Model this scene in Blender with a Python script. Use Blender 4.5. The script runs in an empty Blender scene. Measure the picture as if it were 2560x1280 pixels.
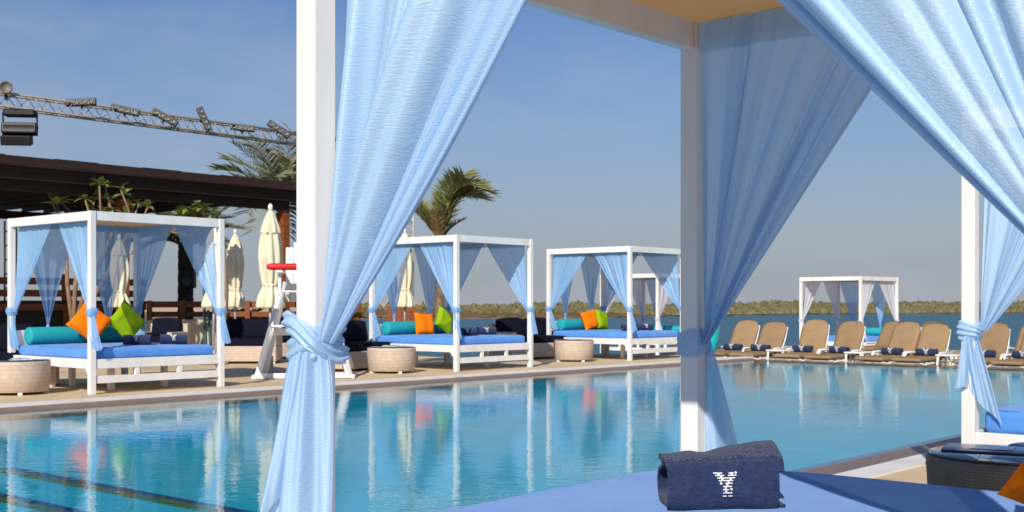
import bpy, math, random
from mathutils import Vector, Matrix, noise

# ------------------------------------------------------------------ scene, camera, light
scene = bpy.context.scene
col = scene.collection
R = math.radians

CAM_Z = 1.08
HORIZON = 761.0          # picture row of the horizon (2560 x 1280 photograph)
FPX = 3000.0
cam = bpy.data.cameras.new('camera')
cam.sensor_width = 36.0
cam.lens = FPX / 2560 * 36
cam.shift_y = (HORIZON - 640) / 2560
cam.clip_end = 3000
cam.clip_start = 0.05
cam.dof.use_dof = True
cam.dof.focus_distance = 3.9
cam.dof.aperture_fstop = 13
camo = bpy.data.objects.new('camera', cam)
camo.location = (0, 0, CAM_Z)
camo.rotation_euler = (R(90), 0, 0)
col.objects.link(camo)
scene.camera = camo

SUN_EL = R(32.7)
SUN_AZ = R(192.5)        # clockwise from +Y
to_sun = Vector((math.sin(SUN_AZ) * math.cos(SUN_EL), math.cos(SUN_AZ) * math.cos(SUN_EL), math.sin(SUN_EL)))
sun = bpy.data.lights.new('sun', 'SUN')
sun.energy = 4.1
sun.angle = R(0.5)
sun.color = (1.0, 0.93, 0.83)
suno = bpy.data.objects.new('sun', sun)
suno.rotation_euler = to_sun.to_track_quat('Z', 'Y').to_euler()
suno.location = (-10, -40, 30)
col.objects.link(suno)

world = bpy.data.worlds.new('World')
scene.world = world
world.use_nodes = True
wn = world.node_tree.nodes
wl = world.node_tree.links
wn.clear()
wout = wn.new('ShaderNodeOutputWorld')
wbg = wn.new('ShaderNodeBackground')
wbg.inputs['Strength'].default_value = 0.105
sky = wn.new('ShaderNodeTexSky')
sky.sky_type = 'NISHITA'
sky.sun_disc = False
sky.sun_elevation = SUN_EL
sky.sun_rotation = SUN_AZ
sky.altitude = 0
sky.air_density = 1.0
sky.dust_density = 0.6
sky.ozone_density = 4.0
# haze towards the horizon, the same all the way round, and a few thin veils of cloud
wtc = wn.new('ShaderNodeTexCoord')
wsep = wn.new('ShaderNodeSeparateXYZ')
wl.new(wtc.outputs['Generated'], wsep.inputs[0])
wramp = wn.new('ShaderNodeValToRGB')
wramp.color_ramp.interpolation = 'B_SPLINE'
e = wramp.color_ramp.elements
e[0].position = 0.0;  e[0].color = (1, 1, 1, 1)
e[1].position = 0.27; e[1].color = (0.0, 0.0, 0.0, 1)
e2 = wramp.color_ramp.elements.new(0.06); e2.color = (0.80, 0.80, 0.80, 1)
e3 = wramp.color_ramp.elements.new(0.14); e3.color = (0.36, 0.36, 0.36, 1)
wl.new(wsep.outputs['Z'], wramp.inputs[0])
wmix = wn.new('ShaderNodeMix'); wmix.data_type = 'RGBA'
wl.new(wramp.outputs[0], wmix.inputs['Factor'])
wtint = wn.new('ShaderNodeMix'); wtint.data_type = 'RGBA'; wtint.blend_type = 'MULTIPLY'
wtint.inputs['Factor'].default_value = 1.0
wl.new(sky.outputs[0], wtint.inputs['A'])
wtint.inputs['B'].default_value = (0.47, 0.585, 0.75, 1)
wl.new(wtint.outputs['Result'], wmix.inputs['A'])
wmix.inputs['B'].default_value = (2.85, 3.08, 3.42, 1)
wmap = wn.new('ShaderNodeMapping')
wmap.inputs['Rotation'].default_value = (0.2, 0.5, 0.3)
wmap.inputs['Scale'].default_value = (2.2, 4.0, 6.0)
wl.new(wtc.outputs['Generated'], wmap.inputs[0])
wnz = wn.new('ShaderNodeTexNoise')
wnz.inputs['Scale'].default_value = 1.6
wnz.inputs['Detail'].default_value = 6
wnz.inputs['Roughness'].default_value = 0.55
wl.new(wmap.outputs[0], wnz.inputs['Vector'])
wcr = wn.new('ShaderNodeValToRGB')
wcr.color_ramp.elements[0].position = 0.50; wcr.color_ramp.elements[0].color = (0, 0, 0, 1)
wcr.color_ramp.elements[1].position = 0.84; wcr.color_ramp.elements[1].color = (0.55, 0.55, 0.55, 1)
wl.new(wnz.outputs['Fac'], wcr.inputs[0])
wmix2 = wn.new('ShaderNodeMix'); wmix2.data_type = 'RGBA'
wl.new(wcr.outputs[0], wmix2.inputs['Factor'])
wl.new(wmix.outputs['Result'], wmix2.inputs['A'])
wmix2.inputs['B'].default_value = (3.7, 4.0, 4.7, 1)
wl.new(wmix2.outputs['Result'], wbg.inputs['Color'])
wl.new(wbg.outputs[0], wout.inputs['Surface'])

scene.view_settings.view_transform = 'Standard'
scene.view_settings.look = 'None'
scene.view_settings.exposure = 0.24
scene.view_settings.gamma = 1
scene.view_settings.use_curve_mapping = False
scene.render.engine = 'CYCLES'
scene.cycles.use_denoising = True
scene.cycles.max_bounces = 10
scene.cycles.transparent_max_bounces = 24
scene.cycles.sample_clamp_indirect = 6

# ------------------------------------------------------------------ helpers
# The whole resort follows two axes: u runs along the pool, v across it.
CU, SU = 0.657, 0.754
ROT_U = math.atan2(SU, CU)
def uv(u, v, z=0.0):
    return Vector((CU * u - SU * v, SU * u + CU * v, z))
def at(px, depth, z=0.0):
    return Vector(((px - 1280) / FPX * depth, depth, z))
def zrow(py, depth):
    return CAM_Z + (HORIZON - py) * depth / FPX

def mat(name, color, rough=0.6, color2=None, scale=8.0, bump=0.0, bscale=60.0, spec=0.35, metal=0.0,
        coat=0.0, detail=4.0, stretch=None, coords='Object', sheen=0.0, lo=0.35, hi=0.68, vary=0.0):
    m = bpy.data.materials.new(name); m.use_nodes = True
    nt = m.node_tree; n = nt.nodes; l = nt.links
    b = n['Principled BSDF']
    b.inputs['Base Color'].default_value = (*color, 1)
    b.inputs['Roughness'].default_value = rough
    b.inputs['Specular IOR Level'].default_value = spec
    b.inputs['Metallic'].default_value = metal
    b.inputs['Coat Weight'].default_value = coat
    b.inputs['Sheen Weight'].default_value = sheen
    tc = n.new('ShaderNodeTexCoord')
    src = tc.outputs[coords]
    if stretch:
        mp = n.new('ShaderNodeMapping'); mp.inputs['Scale'].default_value = stretch
        l.new(src, mp.inputs[0]); src = mp.outputs[0]
    if color2 is None:
        color2 = tuple(c * 0.86 for c in color)
    nz = n.new('ShaderNodeTexNoise'); nz.inputs['Scale'].default_value = scale
    nz.inputs['Detail'].default_value = detail
    l.new(src, nz.inputs['Vector'])
    cr = n.new('ShaderNodeValToRGB')
    cr.color_ramp.elements[0].position = lo; cr.color_ramp.elements[0].color = (*color2, 1)
    cr.color_ramp.elements[1].position = hi; cr.color_ramp.elements[1].color = (*color, 1)
    l.new(nz.outputs['Fac'], cr.inputs[0]); l.new(cr.outputs[0], b.inputs['Base Color'])
    if vary:
        oi = n.new('ShaderNodeObjectInfo'); mr = n.new('ShaderNodeMapRange')
        mr.inputs['To Min'].default_value = 1 - vary; mr.inputs['To Max'].default_value = 1 + vary
        l.new(oi.outputs['Random'], mr.inputs['Value'])
        hs = n.new('ShaderNodeHueSaturation'); l.new(mr.outputs[0], hs.inputs['Value'])
        l.new(cr.outputs[0], hs.inputs['Color']); l.new(hs.outputs[0], b.inputs['Base Color'])
    if bump:
        nb = n.new('ShaderNodeTexNoise'); nb.inputs['Scale'].default_value = bscale
        nb.inputs['Detail'].default_value = 3
        l.new(src, nb.inputs['Vector'])
        bp = n.new('ShaderNodeBump'); bp.inputs['Strength'].default_value = bump
        bp.inputs['Distance'].default_value = 0.01
        l.new(nb.outputs['Fac'], bp.inputs['Height']); l.new(bp.outputs[0], b.inputs['Normal'])
    return m

def cloth(name, color, color2, through=0.3, sheer=0.2, bump=0.25, gloss=0.06, slub=(34.0, 260.0)):
    """light woven fabric: diffuse + translucent + see-through gaps; crinkled slub weave"""
    m = bpy.data.materials.new(name); m.use_nodes = True
    nt = m.node_tree; n = nt.nodes; l = nt.links
    n.remove(n['Principled BSDF'])
    out = n['Material Output']
    uvn = n.new('ShaderNodeUVMap')
    mp = n.new('ShaderNodeMapping'); mp.inputs['Scale'].default_value = (slub[0], slub[1], 1)
    l.new(uvn.outputs[0], mp.inputs[0])
    nz = n.new('ShaderNodeTexNoise'); nz.inputs['Scale'].default_value = 1.0; nz.inputs['Detail'].default_value = 3
    nz.inputs['Distortion'].default_value = 0.35
    l.new(mp.outputs[0], nz.inputs['Vector'])
    cr = n.new('ShaderNodeValToRGB')
    cr.color_ramp.elements[0].position = 0.3; cr.color_ramp.elements[0].color = (*color2, 1)
    cr.color_ramp.elements[1].position = 0.7; cr.color_ramp.elements[1].color = (*color, 1)
    l.new(nz.outputs['Fac'], cr.inputs[0])
    bp = n.new('ShaderNodeBump'); bp.inputs['Strength'].default_value = bump; bp.inputs['Distance'].default_value = 0.004
    l.new(nz.outputs['Fac'], bp.inputs['Height'])
    d = n.new('ShaderNodeBsdfDiffuse'); t = n.new('ShaderNodeBsdfTranslucent'); g = n.new('ShaderNodeBsdfGlossy')
    tr = n.new('ShaderNodeBsdfTransparent')
    g.inputs['Roughness'].default_value = 0.42
    g.inputs['Color'].default_value = (0.9, 0.95, 1, 1)
    l.new(cr.outputs[0], d.inputs['Color']); l.new(cr.outputs[0], t.inputs['Color'])
    for s in (d, t, g): l.new(bp.outputs[0], s.inputs['Normal'])
    m1 = n.new('ShaderNodeMixShader'); m1.inputs[0].default_value = through
    l.new(d.outputs[0], m1.inputs[1]); l.new(t.outputs[0], m1.inputs[2])
    m2 = n.new('ShaderNodeMixShader'); m2.inputs[0].default_value = gloss
    l.new(m1.outputs[0], m2.inputs[1]); l.new(g.outputs[0], m2.inputs[2])
    m3 = n.new('ShaderNodeMixShader'); m3.inputs[0].default_value = sheer
    l.new(m2.outputs[0], m3.inputs[1]); l.new(tr.outputs[0], m3.inputs[2])
    l.new(m3.outputs[0], out.inputs['Surface'])
    return m

def weave(name, color, color2, sx=0.026, sz=0.05, rough=0.6):
    """woven rattan: horizontal strands over upright stakes"""
    m = mat(name, color, rough, color2, scale=14)
    nt = m.node_tree; n = nt.nodes; l = nt.links
    b = n['Principled BSDF']
    uvn = n.new('ShaderNodeUVMap')
    br = n.new('ShaderNodeTexBrick')
    br.inputs['Scale'].default_value = 1.0
    br.inputs['Brick Width'].default_value = sx; br.inputs['Row Height'].default_value = sz
    br.inputs['Mortar Size'].default_value = 0.0035
    br.inputs['Color1'].default_value = (1, 1, 1, 1); br.inputs['Color2'].default_value = (0.78, 0.78, 0.78, 1)
    br.inputs['Mortar'].default_value = (0.5, 0.5, 0.5, 1)
    l.new(uvn.outputs[0], br.inputs['Vector'])
    mx = n.new('ShaderNodeMix'); mx.data_type = 'RGBA'; mx.blend_type = 'MULTIPLY'
    mx.inputs['Factor'].default_value = 0.55
    old = b.inputs['Base Color'].links[0].from_socket
    l.new(old, mx.inputs['A']); l.new(br.outputs['Color'], mx.inputs['B'])
    l.new(mx.outputs['Result'], b.inputs['Base Color'])
    bp = n.new('ShaderNodeBump'); bp.inputs['Strength'].default_value = 0.6; bp.inputs['Distance'].default_value = 0.004
    l.new(br.outputs['Color'], bp.inputs['Height']); l.new(bp.outputs[0], b.inputs['Normal'])
    return m

class MB:
    """collects geometry for ONE mesh"""
    def __init__(self): self.v = []; self.f = []; self.t = []; self.sm = []
    def add(self, vs, fs, uvs=None, smooth=False):
        o = len(self.v)
        self.v += [tuple(p) for p in vs]
        for k, f in enumerate(fs):
            self.f.append(tuple(i + o for i in f))
            self.t.append(uvs[k] if uvs else None)
            self.sm.append(smooth)
        return self
    def box(self, c, s, rot=None, b=0.004):
        hx, hy, hz = (x / 2 for x in s)
        b = min(b, hx * .45, hy * .45, hz * .45)
        vs = []; idx = {}
        for ax in range(3):
            for sx in (-1, 1):
                for sy in (-1, 1):
                    for sz in (-1, 1):
                        p = [sx * (hx - b), sy * (hy - b), sz * (hz - b)]
                        p[ax] += (sx, sy, sz)[ax] * b
                        idx[(ax, sx, sy, sz)] = len(vs); vs.append(Vector(p))
        I = lambda ax, *s: idx[(ax, *s)]
        fs = []
        for s in (-1, 1):
            q = [I(0, s, -1, -1), I(0, s, 1, -1), I(0, s, 1, 1), I(0, s, -1, 1)]; fs.append(q if s > 0 else q[::-1])
            q = [I(1, -1, s, -1), I(1, -1, s, 1), I(1, 1, s, 1), I(1, 1, s, -1)]; fs.append(q if s > 0 else q[::-1])
            q = [I(2, -1, -1, s), I(2, 1, -1, s), I(2, 1, 1, s), I(2, -1, 1, s)]; fs.append(q if s > 0 else q[::-1])
        for a in (-1, 1):
            for c2 in (-1, 1):
                fs.append([I(0, a, c2, -1), I(0, a, c2, 1), I(1, a, c2, 1), I(1, a, c2, -1)])
                fs.append([I(0, a, -1, c2), I(0, a, 1, c2), I(2, a, 1, c2), I(2, a, -1, c2)])
                fs.append([I(1, -1, a, c2), I(1, 1, a, c2), I(2, 1, a, c2), I(2, -1, a, c2)])
        for a in (-1, 1):
            for c2 in (-1, 1):
                for d in (-1, 1):
                    fs.append([I(0, a, c2, d), I(1, a, c2, d), I(2, a, c2, d)])
        # consistent outward normals
        out = []
        for f in fs:
            p = [vs[i] for i in f]
            nrm = (p[1] - p[0]).cross(p[2] - p[0]); cen = sum(p, Vector()) / len(p)
            out.append(f if nrm.dot(cen) >= 0 else f[::-1])
        uvs = []
        for f in out:
            p = [vs[i] for i in f]
            nrm = (p[1] - p[0]).cross(p[2] - p[0])
            a = max(range(3), key=lambda k: abs(nrm[k]))
            uvs.append([((q[1] if a == 0 else q[0]), (q[1] if a == 2 else q[2])) for q in p])
        M = rot or Matrix.Identity(3)
        c = Vector(c)
        return self.add([M @ p + c for p in vs], out, uvs)
    def beam(self, p, q, w, h, b=0.003, up=Vector((0, 0, 1))):
        p = Vector(p); q = Vector(q); d = q - p; L = d.length; d.normalize()
        if abs(d.dot(up)) > .98: up = Vector((0, 1, 0))
        x = d.cross(up).normalized(); z = x.cross(d)
        M = Matrix((x, d, z)).transposed()
        return self.box((p + q) / 2, (w, L, h), M, b)
    def tube(self, pts, r, n=8, cap=True, closed=False):
        pts = [Vector(p) for p in pts]; N = len(pts)
        rs = r if isinstance(r, (list, tuple)) else [r] * N
        vs = []; up = None
        for i, p in enumerate(pts):
            d = (pts[min(i + 1, N - 1)] - pts[max(i - 1, 0)]).normalized()
            if up is None: up = d.orthogonal().normalized()
            x = (up - d * up.dot(d))
            x = x.normalized() if x.length > 1e-6 else d.orthogonal().normalized()
            up = x; y = d.cross(x)
            for k in range(n):
                a = 2 * math.pi * k / n
                vs.append(p + (x * math.cos(a) + y * math.sin(a)) * rs[i])
        fs = []
        for i in range(N - 1):
            for k in range(n):
                fs.append((i * n + k, i * n + (k + 1) % n, (i + 1) * n + (k + 1) % n, (i + 1) * n + k))
        if cap:
            fs.append(tuple(range(n))[::-1]); fs.append(tuple(range((N - 1) * n, N * n)))
        return self.add(vs, fs, None, True)
    def lathe(self, prof, n=24, c=(0, 0, 0), fn=None, cap=True):
        vs = []; fs = []; uvs = []
        c = Vector(c)
        for i, (r, z) in enumerate(prof):
            for k in range(n):
                a = 2 * math.pi * k / n
                rr = fn(r, z, a) if fn else r
                vs.append(c + Vector((rr * math.cos(a), rr * math.sin(a), z)))
        for i in range(len(prof) - 1):
            for k in range(n):
                k2 = (k + 1) % n
                fs.append((i * n + k, i * n + k2, (i + 1) * n + k2, (i + 1) * n + k))
                rr = max(prof[i][0], prof[i + 1][0]); a0 = rr * 2 * math.pi * k / n; a1 = rr * 2 * math.pi * (k + 1) / n
                uvs.append([(a0, prof[i][1]), (a1, prof[i][1]), (a1, prof[i + 1][1]), (a0, prof[i + 1][1])])
        if cap:
            fs.append(tuple(range(n))[::-1]); uvs.append([(vs[i].x, vs[i].y) for i in range(n)][::-1])
            b = (len(prof) - 1) * n
            fs.append(tuple(range(b, b + n))); uvs.append([(vs[i].x, vs[i].y) for i in range(b, b + n)])
        return self.add(vs, fs, uvs, True)
    def grid(self, fn, nu, nv, W=1.0, H=1.0):
        vs = [fn(i / nu, j / nv) for j in range(nv + 1) for i in range(nu + 1)]
        fs = []; uvs = []
        for j in range(nv):
            for i in range(nu):
                a = j * (nu + 1) + i
                fs.append((a, a + 1, a + nu + 2, a + nu + 1))
                uvs.append([(W * i / nu, H * j / nv), (W * (i + 1) / nu, H * j / nv),
                            (W * (i + 1) / nu, H * (j + 1) / nv), (W * i / nu, H * (j + 1) / nv)])
        return self.add(vs, fs, uvs, True)
    def cushion(self, c, s, r, rot=None, n=8, puff=0.0, seed=0, wr=0.0):
        """rounded box, slightly puffed, with light wrinkles"""
        h = [x / 2 for x in s]; r = min(r, *h)
        vs = []; fs = []; uvs = []
        M = rot or Matrix.Identity(3); c = Vector(c)
        for ax in range(3):
            for sg in (-1, 1):
                o = len(vs); a1, a2 = [(1, 2), (2, 0), (0, 1)][ax]
                loc = []
                for j in range(n + 1):
                    for i in range(n + 1):
                        f = lambda t: math.copysign(abs(2 * t - 1) ** 0.6, 2 * t - 1)
                        p = [0, 0, 0]
                        p[ax] = sg * h[ax]; p[a1] = f(i / n) * h[a1]; p[a2] = f(j / n) * h[a2]
                        q = Vector([max(-h[k] + r, min(h[k] - r, p[k])) for k in range(3)])
                        d = Vector(p) - q
                        if d.length > 1e-9: d = d.normalized() * r
                        w = q + d
                        nrm = Vector((0, 0, 0)); nrm[ax] = sg
                        bul = puff * (1 - (p[a1] / h[a1]) ** 2) * (1 - (p[a2] / h[a2]) ** 2)
                        w += nrm * bul
                        if wr:
                            w += nrm * wr * (noise.noise(Vector((w.x * 7 + seed, w.y * 7, w.z * 9))) - .0)
                        vs.append(M @ w + c); loc.append((p[a1], p[a2]))
                for j in range(n):
                    for i in range(n):
                        a = j * (n + 1) + i
                        q = (a, a + 1, a + n + 2, a + n + 1)
                        if sg < 0: q = q[::-1]
                        fs.append(tuple(o + k for k in q)); uvs.append([loc[k] for k in q])
        return self.add(vs, fs, uvs, True)
    def mesh(self, name, material, merge=False):
        me = bpy.data.meshes.new(name)
        me.from_pydata(self.v, [], self.f)
        if any(t is not None for t in self.t):
            ul = me.uv_layers.new(name='UVMap')
            flat = []
            for f, t in zip(self.f, self.t):
                for k in range(len(f)):
                    q = t[k] if t else (0, 0)
                    flat += [q[0], q[1]]
            ul.data.foreach_set('uv', flat)
        me.polygons.foreach_set('use_smooth', self.sm)
        me.materials.append(material)
        me.update()
        return me
    def build(self, name, material, parent=None, loc=None, rz=None):
        return link(name, self.mesh(name, material), parent, loc, rz)

def link(name, me, parent=None, loc=None, rz=None):
    o = bpy.data.objects.new(name, me)
    col.objects.link(o)
    if parent is not None: o.parent = parent
    if loc is not None: o.location = loc
    if rz is not None: o.rotation_euler = (0, 0, rz)
    return o
def tag(o, label, cat, group=None):
    o['label'] = label; o['category'] = cat
    if group: o['group'] = group
    return o
def thing(name, label, cat, loc=(0, 0, 0), rz=0.0, group=None):
    o = link(name, None, None, loc, rz)
    o.empty_display_size = 0.1
    return tag(o, label, cat, group)
def struct(o, kind='structure'):
    o['kind'] = kind
    return o
_cache = {}
def shared(key, make):
    if key not in _cache: _cache[key] = make()
    return _cache[key]

# ------------------------------------------------------------------ materials
M = {}
M['white'] = mat('white_paint', (0.80, 0.78, 0.75), 0.42, (0.69, 0.66, 0.615), lo=0.28, hi=0.55, scale=3.0, bump=0.06, bscale=18, spec=0.4, stretch=(1, 1, .25))
M['white_plastic'] = mat('white_resin', (0.80, 0.79, 0.76), 0.35, (0.74, 0.73, 0.7), scale=5)
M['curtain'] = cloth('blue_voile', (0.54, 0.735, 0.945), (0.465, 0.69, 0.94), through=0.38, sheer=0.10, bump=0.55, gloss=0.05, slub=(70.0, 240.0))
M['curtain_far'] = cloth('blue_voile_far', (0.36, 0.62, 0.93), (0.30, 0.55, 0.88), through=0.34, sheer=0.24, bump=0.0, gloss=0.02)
M['curtain_white'] = cloth('white_voile', (0.80, 0.80, 0.86), (0.72, 0.73, 0.80), through=0.34, sheer=0.2, bump=0.0, gloss=0.02)
M['canvas'] = cloth('tan_canvas', (0.54, 0.325, 0.14), (0.46, 0.27, 0.11), through=0.42, sheer=0.0, bump=0.1, gloss=0.0, slub=(300, 300))
M['bed_blue'] = mat('blue_towelling', (0.105, 0.32, 0.78), 0.9, (0.085, 0.265, 0.70), scale=6, bump=0.5, bscale=420, spec=0.1, sheen=0.2)
M['navy'] = mat('navy_towelling', (0.028, 0.045, 0.112), 0.95, (0.019, 0.031, 0.082), scale=60, bump=1.0, bscale=170, spec=0.05, sheen=0.15)
M['navy_cushion'] = mat('navy_cushion', (0.007, 0.0085, 0.020), 0.9, (0.005, 0.006, 0.015), scale=9, bump=0.2, bscale=200, spec=0.1)
M['logo'] = mat('white_embroidery', (0.78, 0.78, 0.78), 0.8, (0.62, 0.62, 0.64), scale=120)
M['hem'] = mat('navy_woven_hem', (0.12, 0.13, 0.25), 0.9, (0.02, 0.03, 0.085), scale=1, stretch=(420, 60, 160), bump=0.7, bscale=1, spec=0.05)
M['turquoise'] = mat('turquoise_canvas', (0.012, 0.36, 0.40), 0.75, (0.010, 0.31, 0.36), scale=5, bump=0.15, bscale=160)
M['orange'] = mat('orange_cotton', (0.92, 0.20, 0.004), 0.85, (0.84, 0.17, 0.004), scale=7, bump=0.3, bscale=240, spec=0.1)
M['green'] = mat('lime_cotton', (0.28, 0.44, 0.010), 0.85, (0.24, 0.38, 0.008), scale=7, bump=0.3, bscale=240, spec=0.1)
M['rattan'] = weave('pale_rattan', (0.66, 0.53, 0.425), (0.59, 0.465, 0.365))
M['rattan_dark'] = weave('dark_rattan', (0.25, 0.20, 0.165), (0.21, 0.165, 0.135), .045, .014)
M['glass_top'] = mat('dark_glass_top', (0.03, 0.045, 0.05), 0.04, (0.03, 0.04, 0.045), spec=0.9, coat=0.5)
M['tan_cushion'] = mat('tan_cushion', (0.31, 0.205, 0.112), 0.85, (0.265, 0.175, 0.095), scale=5, bump=0.2, bscale=200, spec=0.1, vary=0.13)
M['cream'] = mat('cream_canvas', (0.76, 0.71, 0.53), 0.9, (0.66, 0.60, 0.43), scale=4, bump=0.2, bscale=70, spec=0.08)
M['steel'] = mat('grey_metal', (0.42, 0.42, 0.43), 0.4, (0.36, 0.36, 0.37), metal=0.6, scale=6)
M['truss'] = mat('aluminium', (0.50, 0.46, 0.41), 0.45, (0.38, 0.35, 0.31), metal=0.3, scale=3)
M['black'] = mat('black_housing', (0.016, 0.016, 0.017), 0.5, (0.010, 0.010, 0.011), scale=9)
M['lens'] = mat('lamp_glass', (0.16, 0.16, 0.15), 0.2, (0.10, 0.10, 0.10), spec=0.7, scale=20)
M['lamp_body'] = mat('lamp_body', (0.075, 0.068, 0.055), 0.55, (0.05, 0.045, 0.04), scale=12)
M['lamp_grey'] = mat('grey_lamp_paint', (0.20, 0.18, 0.15), 0.5, (0.14, 0.125, 0.105), scale=12)
M['dark_wood'] = mat('dark_stained_wood', (0.032, 0.0125, 0.006), 0.6, (0.018, 0.007, 0.004), scale=2.2, stretch=(1, 1, 6), bump=0.2, bscale=20)
M['wood'] = mat('orange_stained_wood', (0.27, 0.075, 0.018), 0.5, (0.17, 0.045, 0.012), scale=2.5, stretch=(1, 1, 7), bump=0.2, bscale=16)
M['red'] = mat('red_foam', (0.62, 0.010, 0.010), 0.45, (0.5, 0.01, 0.01), scale=6)
M['cyan'] = mat('cyan_fibreglass', (0.0, 0.56, 0.60), 0.3, (0.0, 0.52, 0.56), scale=3, coat=0.3)
M['deck'] = None
M['stone_wall'] = mat('beige_render', (0.55, 0.44, 0.34), 0.9, (0.47, 0.37, 0.28), scale=3, bump=0.3, bscale=30)
M['white_kerb'] = mat('white_coping', (0.80, 0.77, 0.73), 0.55, (0.66, 0.62, 0.56), scale=2.0, lo=0.2, hi=0.55, bump=0.1, bscale=30)
M['gutter'] = mat('brown_gutter_tile', (0.25, 0.165, 0.125), 0.45, (0.21, 0.135, 0.10), scale=4, bump=0.15, bscale=40)
M['palm_leaf'] = mat('palm_leaf', (0.24, 0.29, 0.09), 0.55, (0.29, 0.27, 0.11), scale=2.4, lo=0.4, hi=0.6, spec=0.4)
M['palm_leaf_grey'] = mat('date_palm_leaf', (0.22, 0.25, 0.135), 0.55, (0.27, 0.245, 0.14), scale=2.0, lo=0.4, hi=0.6, spec=0.4)
M['dead_frond'] = mat('dry_frond', (0.27, 0.175, 0.085), 0.8, (0.18, 0.11, 0.05), scale=5)
M['palm_trunk'] = mat('palm_trunk', (0.25, 0.185, 0.115), 0.9, (0.12, 0.085, 0.05), scale=9, bump=0.6, bscale=25)
M['palm_trunk_dark'] = mat('palm_trunk_dark', (0.075, 0.055, 0.035), 0.9, (0.04, 0.03, 0.02), scale=9, bump=0.6, bscale=25)
M['frangipani_leaf'] = mat('frangipani_leaf', (0.24, 0.29, 0.08), 0.4, (0.16, 0.21, 0.05), scale=3, spec=0.5)
M['bark'] = mat('pale_bark', (0.30, 0.20, 0.125), 0.85, (0.20, 0.13, 0.08), scale=9, bump=0.4, bscale=30)
M['mangrove'] = mat('mangrove', (0.195, 0.17, 0.085), 0.8, (0.145, 0.13, 0.06), scale=0.35, spec=0.15, detail=6)
M['scrub'] = mat('salt_scrub', (0.185, 0.115, 0.060), 0.9, (0.10, 0.085, 0.04), scale=0.12, spec=0.1, detail=6)
M['shore'] = mat('mud_shore', (0.30, 0.215, 0.14), 0.9, (0.19, 0.13, 0.08), scale=0.05, spec=0.1, detail=6)
M['dune'] = mat('dune_sand', (0.60, 0.44, 0.30), 0.9, (0.50, 0.36, 0.235), scale=0.03, spec=0.1)

def deck_material():
    m = mat('sandstone_deck', (0.68, 0.53, 0.34), 0.72, (0.60, 0.46, 0.29), scale=0.9, bump=0.12, bscale=24, spec=0.3, detail=7)
    nt = m.node_tree; n = nt.nodes; l = nt.links; b = n['Principled BSDF']
    tc = n.new('ShaderNodeTexCoord')
    st = n.new('ShaderNodeTexNoise'); st.inputs['Scale'].default_value = 1.7; st.inputs['Detail'].default_value = 8
    st.inputs['Distortion'].default_value = 1.2
    l.new(tc.outputs['Object'], st.inputs['Vector'])
    cr = n.new('ShaderNodeValToRGB')
    cr.color_ramp.elements[0].position = 0.60; cr.color_ramp.elements[0].color = (0, 0, 0, 1)
    cr.color_ramp.elements[1].position = 0.68; cr.color_ramp.elements[1].color = (1, 1, 1, 1)
    l.new(st.outputs['Fac'], cr.inputs[0])
    mx = n.new('ShaderNodeMix'); mx.data_type = 'RGBA'
    old = b.inputs['Base Color'].links[0].from_socket
    l.new(cr.outputs[0], mx.inputs['Factor']); l.new(old, mx.inputs['A'])
    mx.inputs['B'].default_value = (0.45, 0.31, 0.175, 1)
    l.new(mx.outputs['Result'], b.inputs['Base Color'])
    return m
M['deck'] = deck_material()

def water_material(name, tint, bump_list, rough=0.015):
    m = bpy.data.materials.new(name); m.use_nodes = True
    nt = m.node_tree; n = nt.nodes; l = nt.links
    n.remove(n['Principled BSDF']); out = n['Material Output']
    tc = n.new('ShaderNodeTexCoord')
    prev = None
    for sc, st, dist, rot, stre in bump_list:
        mp = n.new('ShaderNodeMapping'); mp.inputs['Scale'].default_value = stre
        mp.inputs['Rotation'].default_value = (0, 0, rot)
        l.new(tc.outputs['Object'], mp.inputs[0])
        nz = n.new('ShaderNodeTexNoise'); nz.inputs['Scale'].default_value = sc; nz.inputs['Detail'].default_value = 2.5
        l.new(mp.outputs[0], nz.inputs['Vector'])
        bp = n.new('ShaderNodeBump'); bp.inputs['Strength'].default_value = st; bp.inputs['Distance'].default_value = dist
        l.new(nz.outputs['Fac'], bp.inputs['Height'])
        if prev: l.new(prev.outputs[0], bp.inputs['Normal'])
        prev = bp
    lw = n.new('ShaderNodeLayerWeight'); lw.inputs['Blend'].default_value = 0.5
    l.new(prev.outputs[0], lw.inputs['Normal'])
    pw = n.new('ShaderNodeMath'); pw.operation = 'POWER'; pw.inputs[1].default_value = 5.0
    l.new(lw.outputs['Facing'], pw.inputs[0])
    fr = n.new('ShaderNodeMath'); fr.operation = 'MULTIPLY_ADD'; fr.inputs[1].default_value = 0.98; fr.inputs[2].default_value = 0.02
    l.new(pw.outputs[0], fr.inputs[0])
    g = n.new('ShaderNodeBsdfGlossy'); g.inputs['Roughness'].default_value = rough
    l.new(prev.outputs[0], g.inputs['Normal'])
    t = n.new('ShaderNodeBsdfTransparent'); t.inputs['Color'].default_value = (*tint, 1)
    mx = n.new('ShaderNodeMixShader')
    l.new(fr.outputs[0], mx.inputs[0]); l.new(t.outputs[0], mx.inputs[1]); l.new(g.outputs[0], mx.inputs[2])
    l.new(mx.outputs[0], out.inputs['Surface'])
    return m
M['pool_water'] = water_material('pool_water', (0.66, 0.96, 0.99), [
    (1.6, 0.22, 0.010, 0.5, (1, 1, 1)), (9.0, 0.42, 0.0030, 0.2, (1, 1.6, 1)), (26.0, 0.14, 0.0011, 0.9, (1, 1.4, 1))])
M['pool_tile'] = mat('blue_pool_mosaic', (0.030, 0.53, 0.70), 0.6, (0.020, 0.45, 0.62), scale=2.2, detail=8, bump=0.2, bscale=40)
M['lane_dark'] = mat('navy_lane_tile', (0.008, 0.05, 0.20), 0.6, (0.006, 0.04, 0.16), scale=20)
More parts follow.
